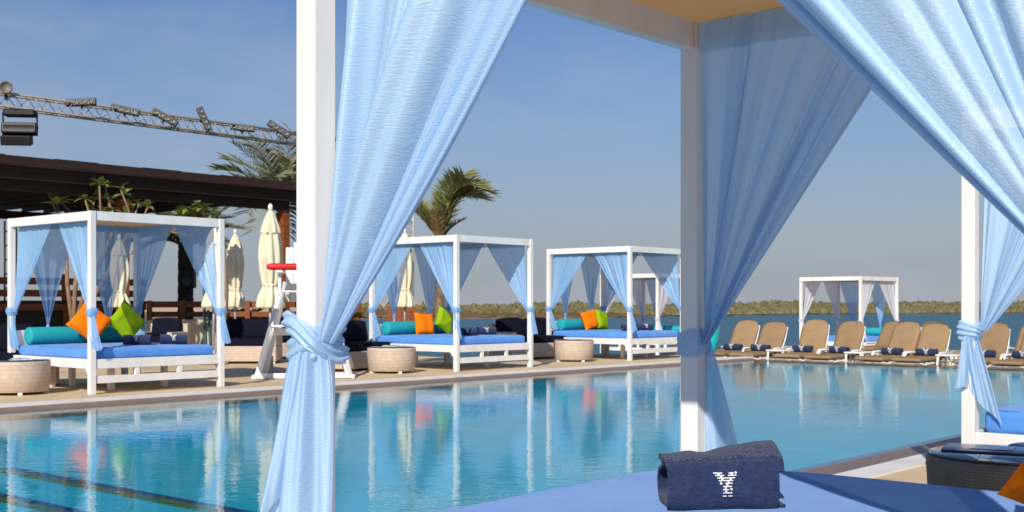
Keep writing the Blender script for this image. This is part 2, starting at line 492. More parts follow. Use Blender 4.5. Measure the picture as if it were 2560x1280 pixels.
M['lane_olive'] = mat('olive_step_tile', (0.13, 0.17, 0.03), 0.6, (0.10, 0.135, 0.022), scale=12)
def sea_material():
    m = mat('sea_water', (0.010, 0.092, 0.108), 0.3, (0.006, 0.066, 0.082), scale=0.04, spec=0.14, stretch=(1, 3, 1), detail=6)
    nt = m.node_tree; n = nt.nodes; l = nt.links; b = n['Principled BSDF']
    pass
    tc = n.new('ShaderNodeTexCoord')
    prev = None
    for sc, st, dist in ((0.8, 1.0, 0.22), (3.0, 0.8, 0.06)):
        nz = n.new('ShaderNodeTexNoise'); nz.inputs['Scale'].default_value = sc; nz.inputs['Detail'].default_value = 4
        l.new(tc.outputs['Object'], nz.inputs['Vector'])
        bp = n.new('ShaderNodeBump'); bp.inputs['Strength'].default_value = st; bp.inputs['Distance'].default_value = dist
        l.new(nz.outputs['Fac'], bp.inputs['Height'])
        if prev: l.new(prev.outputs[0], bp.inputs['Normal'])
        prev = bp
    l.new(prev.outputs[0], b.inputs['Normal'])
    return m
M['sea'] = sea_material()

# ------------------------------------------------------------------ ground, pool, sea
DECK_LOW = -0.30
WATER = -0.03
POOL_U0, POOL_U1 = -6.0, 21.3
def slab(name, material, poly, z0, z1, parent=None):
    """prism over a polygon given in (u, v)"""
    mb = MB(); n = len(poly)
    pts = [uv(a, b) for a, b in poly]
    area = sum(pts[i].x * pts[(i + 1) % n].y - pts[(i + 1) % n].x * pts[i].y for i in range(n))
    if area < 0: pts = pts[::-1]
    vs = [(p.x, p.y, z0) for p in pts] + [(p.x, p.y, z1) for p in pts]
    fs = [tuple(range(n))[::-1], tuple(range(n, 2 * n))]
    for i in range(n):
        j = (i + 1) % n
        fs.append((i, j, n + j, n + i))
    mb.add(vs, fs)
    return mb.build(name, material, parent)

struct(slab('pool_deck', M['deck'], [(-14, 3.21), (-14, -12), (30, -12), (30, 3.21)], -1.6, 0.0))
struct(slab('pool_deck', M['deck'], [(-14, 12.42), (21.3, 12.42), (21.3, 16.5), (17.5, 16.5), (19.6, 34), (-14, 34)], -1.6, 0.0))
struct(slab('lounger_deck', M['deck'], [(21.42, 3.21), (21.42, 19.2), (36, 19.2), (36, 3.21)], -1.6, DECK_LOW))
kn = struct(slab('white_coping', M['white_kerb'], [(POOL_U0, 3.21), (POOL_U0, 3.43), (POOL_U1, 3.43), (POOL_U1, 3.21)], -0.06, 0.012))
kf = struct(slab('white_coping', M['white_kerb'], [(POOL_U0, 12.2), (POOL_U0, 12.42), (POOL_U1 + 0.1, 12.42), (POOL_U1 + 0.1, 12.2)], -0.06, 0.03))
def sloped(name, va, za, vb, zb):
    mb = MB()
    q = [uv(POOL_U0, va, za), uv(POOL_U1, va, za), uv(POOL_U1, vb, zb), uv(POOL_U0, vb, zb)]
    q2 = [p - Vector((0, 0, .06)) for p in q]
    vs = q + q2
    fs = [(0, 1, 2, 3), (7, 6, 5, 4), (0, 4, 5, 1), (1, 5, 6, 2), (2, 6, 7, 3), (3, 7, 4, 0)]
    if va > vb: fs = [f[::-1] for f in fs]
    mb.add(vs, fs)
    return struct(mb.build(name, M['gutter']))
sloped('overflow_gutter', 3.43, 0.008, 3.92, -0.045)
sloped('overflow_gutter', 12.2, 0.006, 11.99, -0.045)
struct(slab('infinity_edge', M['gutter'], [(POOL_U1 - 0.07, 3.9), (POOL_U1 + 0.12, 3.9), (POOL_U1 + 0.12, 12.2), (POOL_U1 - 0.07, 12.2)], -1.2, -0.024))
# basin
basin = struct(slab('pool_basin', M['pool_tile'], [(POOL_U0, 3.3), (POOL_U1, 3.3), (POOL_U1, 12.3), (POOL_U0, 12.3)], -1.2, -0.60))
for va, vb in ((3.2, 3.9), (12.0, 12.4)):
    slab('basin_wall', M['pool_tile'], [(POOL_U0, va), (POOL_U1, va), (POOL_U1, vb), (POOL_U0, vb)], -1.15, -0.11, basin)
slab('basin_wall', M['pool_tile'], [(POOL_U1 - .2, 3.9), (POOL_U1 - .08, 3.9), (POOL_U1 - .08, 11.8), (POOL_U1 - .2, 11.8)], -1.15, -0.06, basin)
slab('lane_line', M['lane_dark'], [(5.82, 3.92), (5.93, 3.92), (5.93, 11.98), (5.82, 11.98)], -0.596, -0.592, basin)
slab('lane_line', M['lane_olive'], [(5.68, 3.92), (5.82, 3.92), (5.82, 11.98), (5.68, 11.98)], -0.596, -0.592, basin)
slab('lane_line', M['lane_dark'], [(4.96, 3.92), (5.06, 3.92), (5.06, 11.98), (4.96, 11.98)], -0.596, -0.592, basin)
slab('lane_line', M['lane_olive'], [(4.82, 3.92), (4.96, 3.92), (4.96, 11.98), (4.82, 11.98)], -0.596, -0.592, basin)
mb = MB()
mb.add([uv(POOL_U0, 3.75, WATER), uv(POOL_U1 - .02, 3.75, WATER), uv(POOL_U1 - .02, 12.1, WATER), uv(POOL_U0, 12.1, WATER)], [(0, 1, 2, 3)])
struct(mb.build('pool_water', M['pool_water']))
mb = MB()
mb.add([(-1500, -60, -1.2), (1500, -60, -1.2), (1500, 2600, -1.2), (-1500, 2600, -1.2)], [(0, 1, 2, 3)])
struct(mb.build('sea', M['sea']))

# far shore: mud bank, scrub, mangroves, dune
SHORE = [(-700, 205), (-60, 192), (-24, 190), (6, 190), (16, 202), (35, 236), (68, 274), (132, 311), (260, 340), (700, 380)]
def shore_y(x):
    for (x0, y0), (x1, y1) in zip(SHORE, SHORE[1:]):
        if x0 <= x <= x1: return y0 + (y1 - y0) * (x - x0) / (x1 - x0)
    return SHORE[0][1] if x < SHORE[0][0] else SHORE[-1][1]
mb = MB()
xs = [-700, -400, -200, -120] + list(range(-80, 200, 5)) + [220, 260, 330, 450, 700]
def bank(x, k):
    y = shore_y(x) + noise.noise(Vector((x * .11, 3, 0))) * 2.5
    return [(x, y - 1, -1.45), (x, y + 1.2, -1.12), (x, y + 9, -0.95), (x, y + 60, -0.9), (x, y + 400, -0.5), (x, y + 2200, 0.2)][k]
vs = [bank(x, k) for k in range(6) for x in xs]; nx = len(xs)
mb.add(vs, [(k * nx + i, k * nx + i + 1, (k + 1) * nx + i + 1, (k + 1) * nx + i) for k in range(5) for i in range(nx - 1)], None, True)
struct(mb.build('far_shore', M['shore']))
random.seed(5)
def bush(mb, x, y, z, w, h, n, rnd):
    """a clump of leafy tufts: many small tilted faces over a lumpy dome"""
    def dome(s_, t_):
        a = 2 * math.pi * s_; e_ = math.pi / 2 * t_
        k = .88 + .26 * noise.noise(Vector((x + math.cos(a) * 1.7, y + math.sin(a) * 1.7, t_ * 2.2)))
        return (x + math.cos(a) * math.cos(e_) * w * k, y + math.sin(a) * math.cos(e_) * w * k, z + math.sin(e_) * h * k)
    mb.grid(dome, 9, 4)
    n = int(n * .55)
    for _ in range(n):
        a = rnd.uniform(0, 2 * math.pi); e2_ = math.asin(rnd.uniform(0.0, 1.0)); r = rnd.uniform(.72, 1.0)
        p = Vector((x + math.cos(a) * math.cos(e2_) * w * r, y + math.sin(a) * math.cos(e2_) * w * r, z + math.sin(e2_) * h * r))
        s = rnd.uniform(.16, .34) * (w * .5 + h * .5) * .5
        d = Vector((rnd.uniform(-1, 1), rnd.uniform(-1, 1), rnd.uniform(-.6, 1))).normalized()
        t1 = d.orthogonal().normalized() * s; t2 = d.cross(t1).normalized() * s * rnd.uniform(.6, 1)
        mb.add([p - t1 - t2 * .4, p + t2, p + t1 - t2 * .4, p - t2 * .9], [(0, 3, 2, 1)])
rnd = random.Random(11)
mb = MB()
for k in range(1500):
    x = rnd.uniform(-40, 185)
    yb = shore_y(x)
    left = max(0, min(1, (30 - x) / 26))
    dep = rnd.random() ** 1.3
    y = yb + 2.5 + left * 62 + dep * 36
    if left > .6 and x < -14 and rnd.random() < .75: continue
    h = (1.1 + 1.25 * min(1, dep * 2.2)) * rnd.uniform(.8, 1.15) + (yb - 190) * .0045 * min(1, dep * 3) + .7 * noise.noise(Vector((x * .05, 0, 0))) + .4 * noise.noise(Vector((x * .21, 5, 0)))
    bush(mb, x, y, -1.0, rnd.uniform(.9, 2.3), h, 46, rnd)
struct(mb.build('mangrove_thicket', M['mangrove']), 'stuff')
mb = MB()
for k in range(620):
    x = rnd.uniform(-40, 34)
    y = shore_y(x) + 2 + rnd.random() * 44
    if rnd.random() < max(0, (x - 12) / 24): continue
    bush(mb, x, y, -1.0, rnd.uniform(.8, 1.9), rnd.uniform(.25, .62), 34, rnd)
for k in range(46):
    x = rnd.uniform(-30, 30); y = shore_y(x) + 30 + rnd.random() * 25
    bush(mb, x, y, -1.0, rnd.uniform(.8, 1.5), rnd.uniform(.9, 1.5), 50, rnd)
struct(mb.build('salt_scrub', M['scrub']), 'stuff')
mb = MB()
def dune(s, t):
    x = -150 + s * 150; y = 300 + t * 80
    z = -0.9 + 3.2 * math.sin(math.pi * t) * (.75 + .35 * noise.noise(Vector((x * .05, 0, 0)))) * min(1, (0 - x) / 22 if x < 0 else 0)
    return (x, y, z)
mb.grid(dune, 60, 8)
struct(mb.build('sand_dune', M['dune']))

# ------------------------------------------------------------------ curtains
def rotv(v, a): return Vector((v[0] * math.cos(a) - v[1] * math.sin(a), v[0] * math.sin(a) + v[1] * math.cos(a), 0))

def make_curtain(parent, P, d, n, length, ztop, zk, material, seed, nu=46, nv=30, amp=0.03, sag=0.05, tails=(), gap=0.07, hs=0.0375, kh=0.05, tilt=0.2, folds=None, start=0.07, bulge=0.0, turn=0.0, kside=0.01, bulk=1.0, creases=(), kspread=.036):
    """panel hung along a beam from post P in direction d, gathered and tied to the post"""
    rnd = random.Random(seed)
    P = Vector((*P, 0)); d = Vector((*d, 0)); n = Vector((*n, 0))
    fl = folds or [(rnd.uniform(2, 4), 1.0, rnd.uniform(0, 6.28)), (rnd.uniform(5, 8), .7, rnd.uniform(0, 6.28)), (rnd.uniform(10, 15), .36, rnd.uniform(0, 6.28))]
    tot = sum(a for _, a, _ in fl)
    def wave(s):
        s = s + .06 * math.sin(6.3 * s + seed) + .03 * math.sin(15 * s + 2 * seed)
        return sum(a * math.sin(2 * math.pi * k * s + ph + 0.8 * math.sin(3.1 * s + ph)) for k, a, ph in fl) / tot
    Kc = P + d * (hs + .012) + n * kside
    def pos(s, t):
        back = max(0.0, s - 1.0); s = min(s, 1.0) - back * .85
        T = P + d * (start + s * (length - start)) + n * gap + Vector((0, 0, ztop))
        K = Kc + d * (.004 + kspread * s) + Vector((0, 0, zk + .012 - .02 * s))
        Mid = T * .46 + K * .54 + Vector((0, 0, -sag * s)) + d * (bulge * math.sin(math.pi * s))
        p = T * (1 - t) ** 2 + Mid * (2 * t * (1 - t)) + K * t * t
        A = amp * (.16 + 1.0 * math.sin(math.pi * min(1, t * .98)) ** .8) * (1 - .5 * t)
        A = A + .016 * t ** 3
        A *= 1 - .75 * max(0.0, (s - .8) / .2) ** 2
        p += n * (A * wave(s) + .012 * t * math.sin(9 * s + seed) * (1 - t))
        for c0, c1, a_, w_ in creases:
            c_ = c0 + (c1 - c0) * t
            g_ = math.exp(-((s - c_) / w_) ** 2)
            env = (.25 + .75 * math.sin(math.pi * min(1, .1 + t * .9))) * (1 - .35 * t)
            p += n * (a_ * g_ * env)
            p += d * (-.9 * a_ * (s - c_) / w_ * g_ * env * .5)
        p += d * (A * .7 * wave(s + .05) * (1 - abs(2 * s - 1) ** 4) * (1 - t) ** .4)
        if turn:
            # the free edge rolls back behind the panel
            q = min(1.0, max(0.0, (s - 1 + turn) / turn)) if back == 0 else 1 - back / (turn * 1.4)
            p -= n * ((.006 + .03 * math.sin(math.pi * min(1, t + .1))) * (1 - q) * (1 if back else 0) - .014 * (q if not back else 0) * math.sin(math.pi * t))
        return p
    mb = MB()
    L = ztop - zk
    mb.grid(lambda s, t: pos(s * (1 + turn), t), nu, nv, length * (1 + turn), L)
    # doubled hem along the beam
    mb.grid(lambda s, t: pos(s, t * .085) + n * .005, nu, 2, length, .1)
    # doubled side hem on the free edge
    mb.grid(lambda s, t: pos(.975 + s * .025, t) + n * .004, 2, nv, .03, L)
    o = mb.build('curtain', material, parent)
    # wrap round the post
    mk = MB()
    N = 40
    def wrap(s, t):
        a = 2 * math.pi * s
        c, q = math.cos(a), math.sin(a)
        r = (hs + .006) / max(abs(c), abs(q), 1e-6) ** .78
        rip = abs(math.sin(math.pi * (3.4 * t + .9 * math.sin(a + seed) + .35 * math.sin(2 * a)))) ** 1.4
        r += .003 + bulk * (.008 * math.sin(math.pi * t) + .013 * rip * math.sin(math.pi * t) ** .5)
        z = zk + (.5 - t) * 2 * kh * (1 + .14 * math.sin(a * 2 + seed)) + tilt * hs * math.cos(a - 1.0 - seed) * .8
        return P + Vector((c * r, q * r, z))
    mk.grid(wrap, N * 2, 26, .4, .1)
    if nu > 100 and bulk >= 1:
        def cross(s, t):
            a = 2 * math.pi * s
            c, q = math.cos(a), math.sin(a)
            r = (hs + .012) / max(abs(c), abs(q), 1e-6) ** .7
            rip = abs(math.sin(math.pi * (2.2 * t + .5 * math.sin(a * 2 + seed)))) ** 1.5
            r += .010 + .010 * math.sin(math.pi * t) + .010 * rip
            z = zk + .008 + (.5 - t) * .052 * (1 + .25 * math.sin(a + 1)) + .045 * math.cos(a + .9)
            return P + Vector((c * r, q * r, z))
        mk.grid(cross, N * 2, 18, .4, .06)
    mk.build('knot', material, o)
    for tl in tails:
        make_tail(o, P, zk, material, seed, **tl)
    return o

def make_tail(parent, P, zk, material, seed, off0=(0, 0), off1=(0, 0), w0=.03, w1=.16, wdir=(1, 0), length=.42, skew=0.0, folds=3.0, depth=.02, nu=22, nv=20, dz=-.02, phase=0.0, curl=0.0, power=.6):
    off0 = Vector((*off0, 0)); off1 = Vector((*off1, 0)); wd = Vector((*wdir, 0)).normalized(); nd = Vector((-wd.y, wd.x, 0))
    def pos(s, t):
        c = P + off0 + (off1 - off0) * t ** 1.15
        w = w0 + (w1 - w0) * t ** power
        z = zk + dz - length * t * (1 + skew * (s - .5)) - .02 * t * math.sin(5 * s + phase)
        f = depth * (.35 + t) * math.sin(2 * math.pi * folds * s + phase + .9 * t)
        f += depth * .4 * math.sin(2 * math.pi * folds * 2.3 * s + 2 * phase - 1.5 * t)
        ex = curl * t * t * (s - .5) * w
        return c + wd * ((s - .5) * w + .25 * f) + nd * (f + ex) + Vector((0, 0, z))
    mb = MB(); mb.grid(pos, nu, nv, w1 * 1.6, length)
    return mb.build('tail', material, parent)

def make_swag(parent, x0, x1, y, ny, ztop, ztip, material, seed, xt=None):
    """back panel gathered to a point on the backboard"""
    rnd = random.Random(seed)
    ph = [rnd.uniform(0, 6.28) for _ in range(3)]
    k1, k2 = rnd.uniform(3, 4.5), rnd.uniform(6, 9)
    xc = (x0 + x1) / 2 if xt is None else xt
    def pos(s, t):
        X = x0 + (x1 - x0) * s
        f = (1 - t) ** 1.18
        x = xc + (X - xc) * (f * .955 + .045 * (1 - t) + .02)
        a = .020 * math.sin(2 * math.pi * k1 * s + ph[0]) + .012 * math.sin(2 * math.pi * k2 * s + ph[1])
        return Vector((x, y + ny * (.045 + .2 * a * 0) + a * (.25 + .75 * math.sin(math.pi * t) ** .7), ztop - (ztop - ztip) * t))
    mb = MB(); mb.grid(pos, 40, 22, x1 - x0, ztop - ztip)
    mb.grid(lambda s, t: pos(s, t * .06) + Vector((0, ny * .005, 0)), 40, 2, x1 - x0, .1)
    o = mb.build('curtain', material, parent)
    mk = MB()
    mk.lathe([(.012, ztip + .05), (.024, ztip + .02), (.026, ztip), (.014, ztip - .012)], 12, (xc, y + ny * .045, 0))
    mk.build('knot', material, o)
    return o

# ------------------------------------------------------------------ cabanas
LU, LV, PW = 1.835, 2.0, 0.075
def make_cabana(label, loc, rz, drop=0.0, far=True, white=False, seed=1, mattress=True, top=2.2, curtains=None, tails=None, knots=None, stand=0.0):
    """four-post day bed. local x along the front, y towards the back, z up.  drop lowers the bed and the roof"""
    c = thing('cabana', label, 'cabana', loc, rz, 'white four-post cabanas round the pool')
    z = -drop
    H = top
    W = M['white']
    cor = {'A': (0, 0), 'B': (LU, 0), 'C': (0, LV), 'D': (LU, LV)}
    zp0 = stand
    key = ('post', round(zp0, 3), round(H + z, 3))
    def mk():
        return MB().box((0, 0, (zp0 + H + z) / 2), (PW, PW, H + z - zp0), None, .004).mesh('post', W)
    for k in 'ABCD':
        o = link('post', shared(key, mk), c); o.location = (*cor[k], 0)
    def part(name, key, cen, size, m=W, b=.003, parent=c):
        me = shared((name, key, tuple(round(q, 4) for q in size)), lambda: MB().box((0, 0, 0), size, None, b).mesh(name, m))
        o = link(name, me, parent); o.location = cen
        return o
    hp = PW / 2
    bz = z + H - .055 - .002
    for yy in (0, LV): part('beam', 'x', (LU / 2, yy, bz), (LU - PW, .05, .11))
    for xx in (0, LU): part('beam', 'y', (xx, LV / 2, bz), (.05, LV - PW, .11))
    # canvas roof stretched between the beams, sagging a touch
    def roof():
        m2 = MB()
        m2.grid(lambda s, t: Vector((.024 + s * (LU - .048), .024 + t * (LV - .048), -.012 * math.sin(math.pi * s) * math.sin(math.pi * t))), 10, 10, 2, 2)
        return m2.mesh('roof_canvas', M['canvas'])
    o = link('roof_canvas', shared('roof', roof), c); o.location = (0, 0, z + H - .008)
    # bed frame
    part('rail', 'fx', (LU / 2, 0, z + .365), (LU - PW, .045, .115))
    part('rail', 'fx2', (LU / 2, 0, z + .175), (LU - PW, .04, .09))
    part('rail', 'fx', (LU / 2, LV, z + .365), (LU - PW, .045, .115))
    for xx in (0, LU): part('rail', 'fy', (xx, LV / 2, z + .365), (.045, LV - PW, .115))
    for f in (.33, .66): part('stile', 's', (LU * f, .001, z + .2635), (.06, .038, .085))
    zb = z + .36
    for xx in (.33, .75):
        for yy in (.3, .78):
            part('leg', round(zb - zp0, 3), (LU * xx, LV * yy, (zb + zp0) / 2 - .03), (.07, .07, zb - zp0 - .06), parent=c)
    part('bed_base', 'bb', (LU / 2, LV / 2, z + .385), (LU - .1, LV - .1, .03))
    part('backboard', 'bk', (LU / 2, LV, z + .64), (LU - PW, .035, .20))
    # corner brackets under the rails
    def br():
        m2 = MB()
        t = .018
        a = [(0, 0), (.09, 0), (0, -.09)]
        vs = [(0 - t, p[0], p[1]) for p in a] + [(t, p[0], p[1]) for p in a]
        m2.add(vs, [(0, 2, 1), (3, 4, 5), (0, 1, 4, 3), (1, 2, 5, 4), (2, 0, 3, 5)])
        return m2.mesh('bracket', W)
    for xx in (0, LU):
        o = link('bracket', shared('br', br), c); o.location = (xx, hp, z + .306)
    me = shared('mattress', lambda: MB().cushion((0, 0, 0), (LU - .12, LV - .10, .15), .045, None, 22, .012, 3, .006).mesh('mattress', M['bed_blue']))
    o = link('mattress', me, c); o.location = (LU / 2, LV / 2, z + .40 + .077)
    # curtains: two on each side tied to the posts, two swags at the back
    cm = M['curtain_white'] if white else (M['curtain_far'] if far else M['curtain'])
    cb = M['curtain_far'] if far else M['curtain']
    ct = z + H - .03
    kn = {'A': .99, 'B': .99, 'C': .99, 'D': .99}
    if knots: kn.update(knots)
    spec = {'A': ((0, 0), (0, 1), (1, 0)), 'C': ((0, LV), (0, -1), (1, 0)), 'B': ((LU, 0), (0, 1), (-1, 0)), 'D': ((LU, LV), (0, -1), (-1, 0))}
    ia = -rz
    for k, (P, d, n) in spec.items():
        tl = (tails or {}).get(k)
        if tl is None:
            wd = rotv((1, 0), ia)
            rr = random.Random(seed * 7 + ord(k))
            o0 = rotv((rr.uniform(-.02, .03), -.045), ia); o1 = rotv((rr.uniform(.02, .10), -.05), ia)
            tl = [dict(off0=o0[:2], off1=o1[:2], wdir=wd[:2], w0=.05, w1=rr.uniform(.10, .15), length=rr.uniform(.36, .5), skew=rr.uniform(-.2, .5), depth=.014, folds=2.4, phase=rr.uniform(0, 6), nu=16, nv=14)]
        else:
            tl = [dict(t, off0=rotv(t['off0'], ia)[:2], off1=rotv(t['off1'], ia)[:2], wdir=rotv(t.get('wdir', (1, 0)), ia)[:2]) for t in tl]
        kw = dict(nu=46, nv=28) if far else dict(nu=150, nv=70)
        kw.update((curtains or {}).get(k, {}))
        make_curtain(c, P, d, n, kw.pop('span', LV / 2 - .02), ct, z + kn[k], cm, seed * 10 + ord(k), tails=tl, **kw)
    for i, (x0, x1) in enumerate(((.05, LU / 2 - .01), (LU / 2 + .01, LU - .05))):
        make_swag(c, x0, x1, LV, -1, ct, z + .77, cb, seed * 31 + i, None if far else LU * (.3, .58)[i])  # near swags, out of view: tips shifted to let sun onto the cushion
    return c

def turned(x, y, rz):
    return Vector((x * math.cos(rz) - y * math.sin(rz), x * math.sin(rz) + y * math.cos(rz), 0))

# the cabana the picture is taken from, and its neighbour
near_loc = Vector((0.689, 4.545, 0))
RZN = ROT_U + math.pi
near_tails = {
    'B': [dict(off0=(-.004, -.066), off1=(-.034, -.086), w0=.07, w1=.185, length=.56, skew=.10, folds=1.6, depth=.018, nu=80, nv=60, phase=.3, dz=-.028, power=.3),
          dict(off0=(-.022, -.052), off1=(-.088, -.070), w0=.05, w1=.11, length=.40, skew=-.3, folds=1.1, depth=.022, nu=50, nv=40, phase=2.2, dz=-.03, power=.35)],
    'A': [dict(off0=(.052, .0), off1=(.098, -.012), w0=.03, w1=.145, length=.43, skew=-.1, folds=1.5, depth=.014, nu=40, nv=40, phase=1.0, dz=.0, power=.8)],
    'C': [], 'D': [dict(off0=(-.02, .03), off1=(.0, .06), w0=.05, w1=.15, length=.4, phase=1.5)]}
near_cab = make_cabana('nearest white cabana whose posts and pale blue curtains frame the whole view', near_loc, RZN, drop=0.05, far=False, seed=3,
    tails=near_tails, knots={'A': .985, 'B': 1.035, 'C': 1.0, 'D': 1.14},
    curtains={'B': dict(creases=[(.09, .12, -.034, .022), (.17, .20, .040, .026), (.30, .30, -.022, .02), (.47, .40, .020, .03), (.58, .52, -.042, .022), (.72, .66, .018, .02), (.86, .84, .045, .035)], span=.905, start=.052, kside=-.026, amp=.075, sag=.04, bulge=.0, kh=.055, tilt=1.0, turn=.22, folds=[(1.25, 1.0, .2), (2.9, .85, 2.2), (6.1, .28, .3), (13, .08, 1)]),
              'D': dict(creases=[(.95, .93, .03, .02), (.84, .86, -.05, .03), (.62, .66, .03, .04), (.40, .5, -.03, .03)], span=1.13, amp=.075, sag=.0, turn=.2, folds=[(.9, 1.0, 1.2), (2.3, .7, .4), (5.3, .15, 2.0)]),
              'A': dict(creases=[(.17, .2, .03, .014), (.21, .25, -.03, .012), (.26, .3, .028, .012), (.55, .5, -.02, .02), (.8, .75, .022, .018), (.93, .9, -.02, .02)], amp=.034, sag=.0, kh=.048, bulk=.35, kspread=.008,  folds=[(3.0, .8, 1.0), (7.0, 1.0, .2), (15, .5, 1.1)]),
              'C': dict(nu=60, nv=30)})
L4 = Vector((2.55, 6.68, 0))                                  # pool-side left post of the neighbour = its corner B
next_loc = L4 - turned(LU, 0, RZN)
next_tails = {'B': [dict(off0=(-.01, -.055), off1=(.065, -.06), w0=.05, w1=.17, length=.40, skew=.55, folds=1.7, depth=.018, nu=40, nv=30, phase=.3, dz=-.03),
                    dict(off0=(-.03, -.05), off1=(-.045, -.05), w0=.04, w1=.12, length=.30, skew=.2, folds=1.2, depth=.012, nu=30, nv=24, phase=2.0, dz=-.03)],
              'A': [], 'C': [], 'D': []}
make_cabana('white cabana cut off by the right edge, its blue curtain loosely knotted', next_loc, RZN, drop=0.05, far=False, seed=5, tails=next_tails,
            knots={'B': .985}, curtains={k: dict(nu=70, nv=40) for k in 'ABCD'})

# far side of the pool
FAR_V = 13.33
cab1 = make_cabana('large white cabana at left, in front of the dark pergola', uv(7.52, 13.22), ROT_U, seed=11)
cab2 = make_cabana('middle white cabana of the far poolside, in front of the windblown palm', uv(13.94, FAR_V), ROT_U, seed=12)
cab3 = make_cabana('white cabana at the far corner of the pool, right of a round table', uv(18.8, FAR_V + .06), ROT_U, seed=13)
# east deck: white curtains at the sides
RZE = ROT_U - math.pi / 2
cab6 = make_cabana('small distant cabana with white curtains seen through the far corner cabana', Vector((2.46, 32.9, DECK_LOW)), RZE, seed=15, white=True, drop=-.0, stand=0)
RZ5 = math.atan2(-.71, .70)
cab5 = make_cabana('distant cabana with white side curtains standing behind the row of tan loungers', Vector((9.38 - 1.835 * .70, 32.3 + 1.835 * .71, DECK_LOW)), RZ5, seed=16, white=True, drop=.06)

# ------------------------------------------------------------------ cushions, bolsters, towels
def make_bolster(label, cab, drop=0.0, x0=.12, length=1.45, r=.115, mat_=None):
    o = shared('bolster', lambda: MB().lathe([(0.001, 0), (r * .8, 0), (r * .95, .008), (r, .03), (r, length * .3), (r * 1.01, length * .6), (r, length - .03), (r * .95, length - .008), (r * .8, length), (.001, length)], 32).mesh('bolster', M['turquoise']))
    p = cab.matrix_basis
    ob = link('bolster', o)
    ob.matrix_world = cab_world(cab) @ Matrix.Translation((x0, LV - .19, .553 + r - drop)) @ Matrix.Rotation(R(90), 4, 'Y')
    return tag(ob, label, 'bolster', 'turquoise bolsters on the cabana beds')
def cab_world(c):
    return Matrix.Translation(c.location) @ Matrix.Rotation(c.rotation_euler[2], 4, 'Z')

def pillow_mesh(mb, size, thick, seed, n=18):
    rnd = random.Random(seed)
    for sg in (-1, 1):
        def fn(s, t):
            a, b = 2 * s - 1, 2 * t - 1
            pin = 1 - .085 * (1 - a * a) * abs(b) ** 3 * 0 - .0
            x = a * size / 2 * (1 - .10 * (1 - b * b) * abs(a) ** 2 * 1.0)
            y = b * size / 2 * (1 - .10 * (1 - a * a) * abs(b) ** 2 * 1.0)
            h = thick / 2 * ((1 - a ** 4) * (1 - b ** 4)) ** .55
            h *= 1 + .22 * noise.noise(Vector((a * 1.6 + seed, b * 1.6, sg)))
            h += .007 * noise.noise(Vector((a * 5 + seed, b * 5, sg * 3))) * (1 - a ** 4) * (1 - b ** 4)
            return Vector((x, sg * h, y))
        mb.grid((lambda s, t: fn(s, t)) if sg < 0 else (lambda s, t: fn(1 - s, t)), n, n, size, size)
    return mb
def make_pillow(label, m, loc, size, thick, yaw, lean, roll, seed, group=None):
    mb = pillow_mesh(MB(), size, thick, seed)
    # piped seam round the edge
    o = mb.build('cushion', m)
    o.matrix_world = Matrix.Translation(loc) @ Matrix.Rotation(yaw, 4, 'Z') @ Matrix.Rotation(lean, 4, 'X') @ Matrix.Rotation(roll, 4, 'Y')
    return tag(o, label, 'cushion', group)

def logo_bars(size):
    """the dashed Y: (x, y, half length) of rounded bars, in units of the sign's height"""
    rows = [(-.40, .48, .19), (.17, .48, .12), (-.33, .385, .19), (.21, .385, .19), (-.245, .285, .19), (.14, .285, .19),
            (-.07, .18, .31), (.05, .07, .16), (-.015, -.06, .19), (-.085, -.19, .13), (-.01, -.325, .20), (-.13, -.46, .085), (.115, -.46, .095)]
    dots = [(.37, .49, .05), (-.28, .07, .05), (.15, -.175, .05)]
    links = [(-.36, .432), (.19, .432), (-.27, .335), (-.22, .232), (.13, .232), (.03, .125), (-.02, .005), (-.09, -.125), (-.075, -.258)]
    return rows, dots, links
def logo_mesh(size, wrap):
    """wrap(x, y, lift) -> point on the cloth"""
    rows, dots, links = logo_bars(size)
    mb = MB()
    def blob(cx, cy, hx, hy):
        n = 6; pts = []
        for k in range(n + 1):
            a = -math.pi / 2 + math.pi * k / n
            pts.append((cx + hx - hy + math.cos(a) * hy, cy + math.sin(a) * hy))
        for k in range(n + 1):
            a = math.pi / 2 + math.pi * k / n
            pts.append((cx - hx + hy + math.cos(a) * hy, cy + math.sin(a) * hy))
        N = len(pts)
        top = [wrap(x * size, y * size, .0022) for x, y in pts]; bot = [wrap(x * size, y * size, .0) for x, y in pts]
        mb.add(top + bot, [tuple(range(N))] + [(N + k, N + (k + 1) % N, (k + 1) % N, k) for k in range(N)])
    for x, y, h in rows: blob(x, y, h, .022)
    for x, y, r in dots: blob(x, y, r, r)
    for x, y in links: blob(x, y, .046, .040)
    return mb

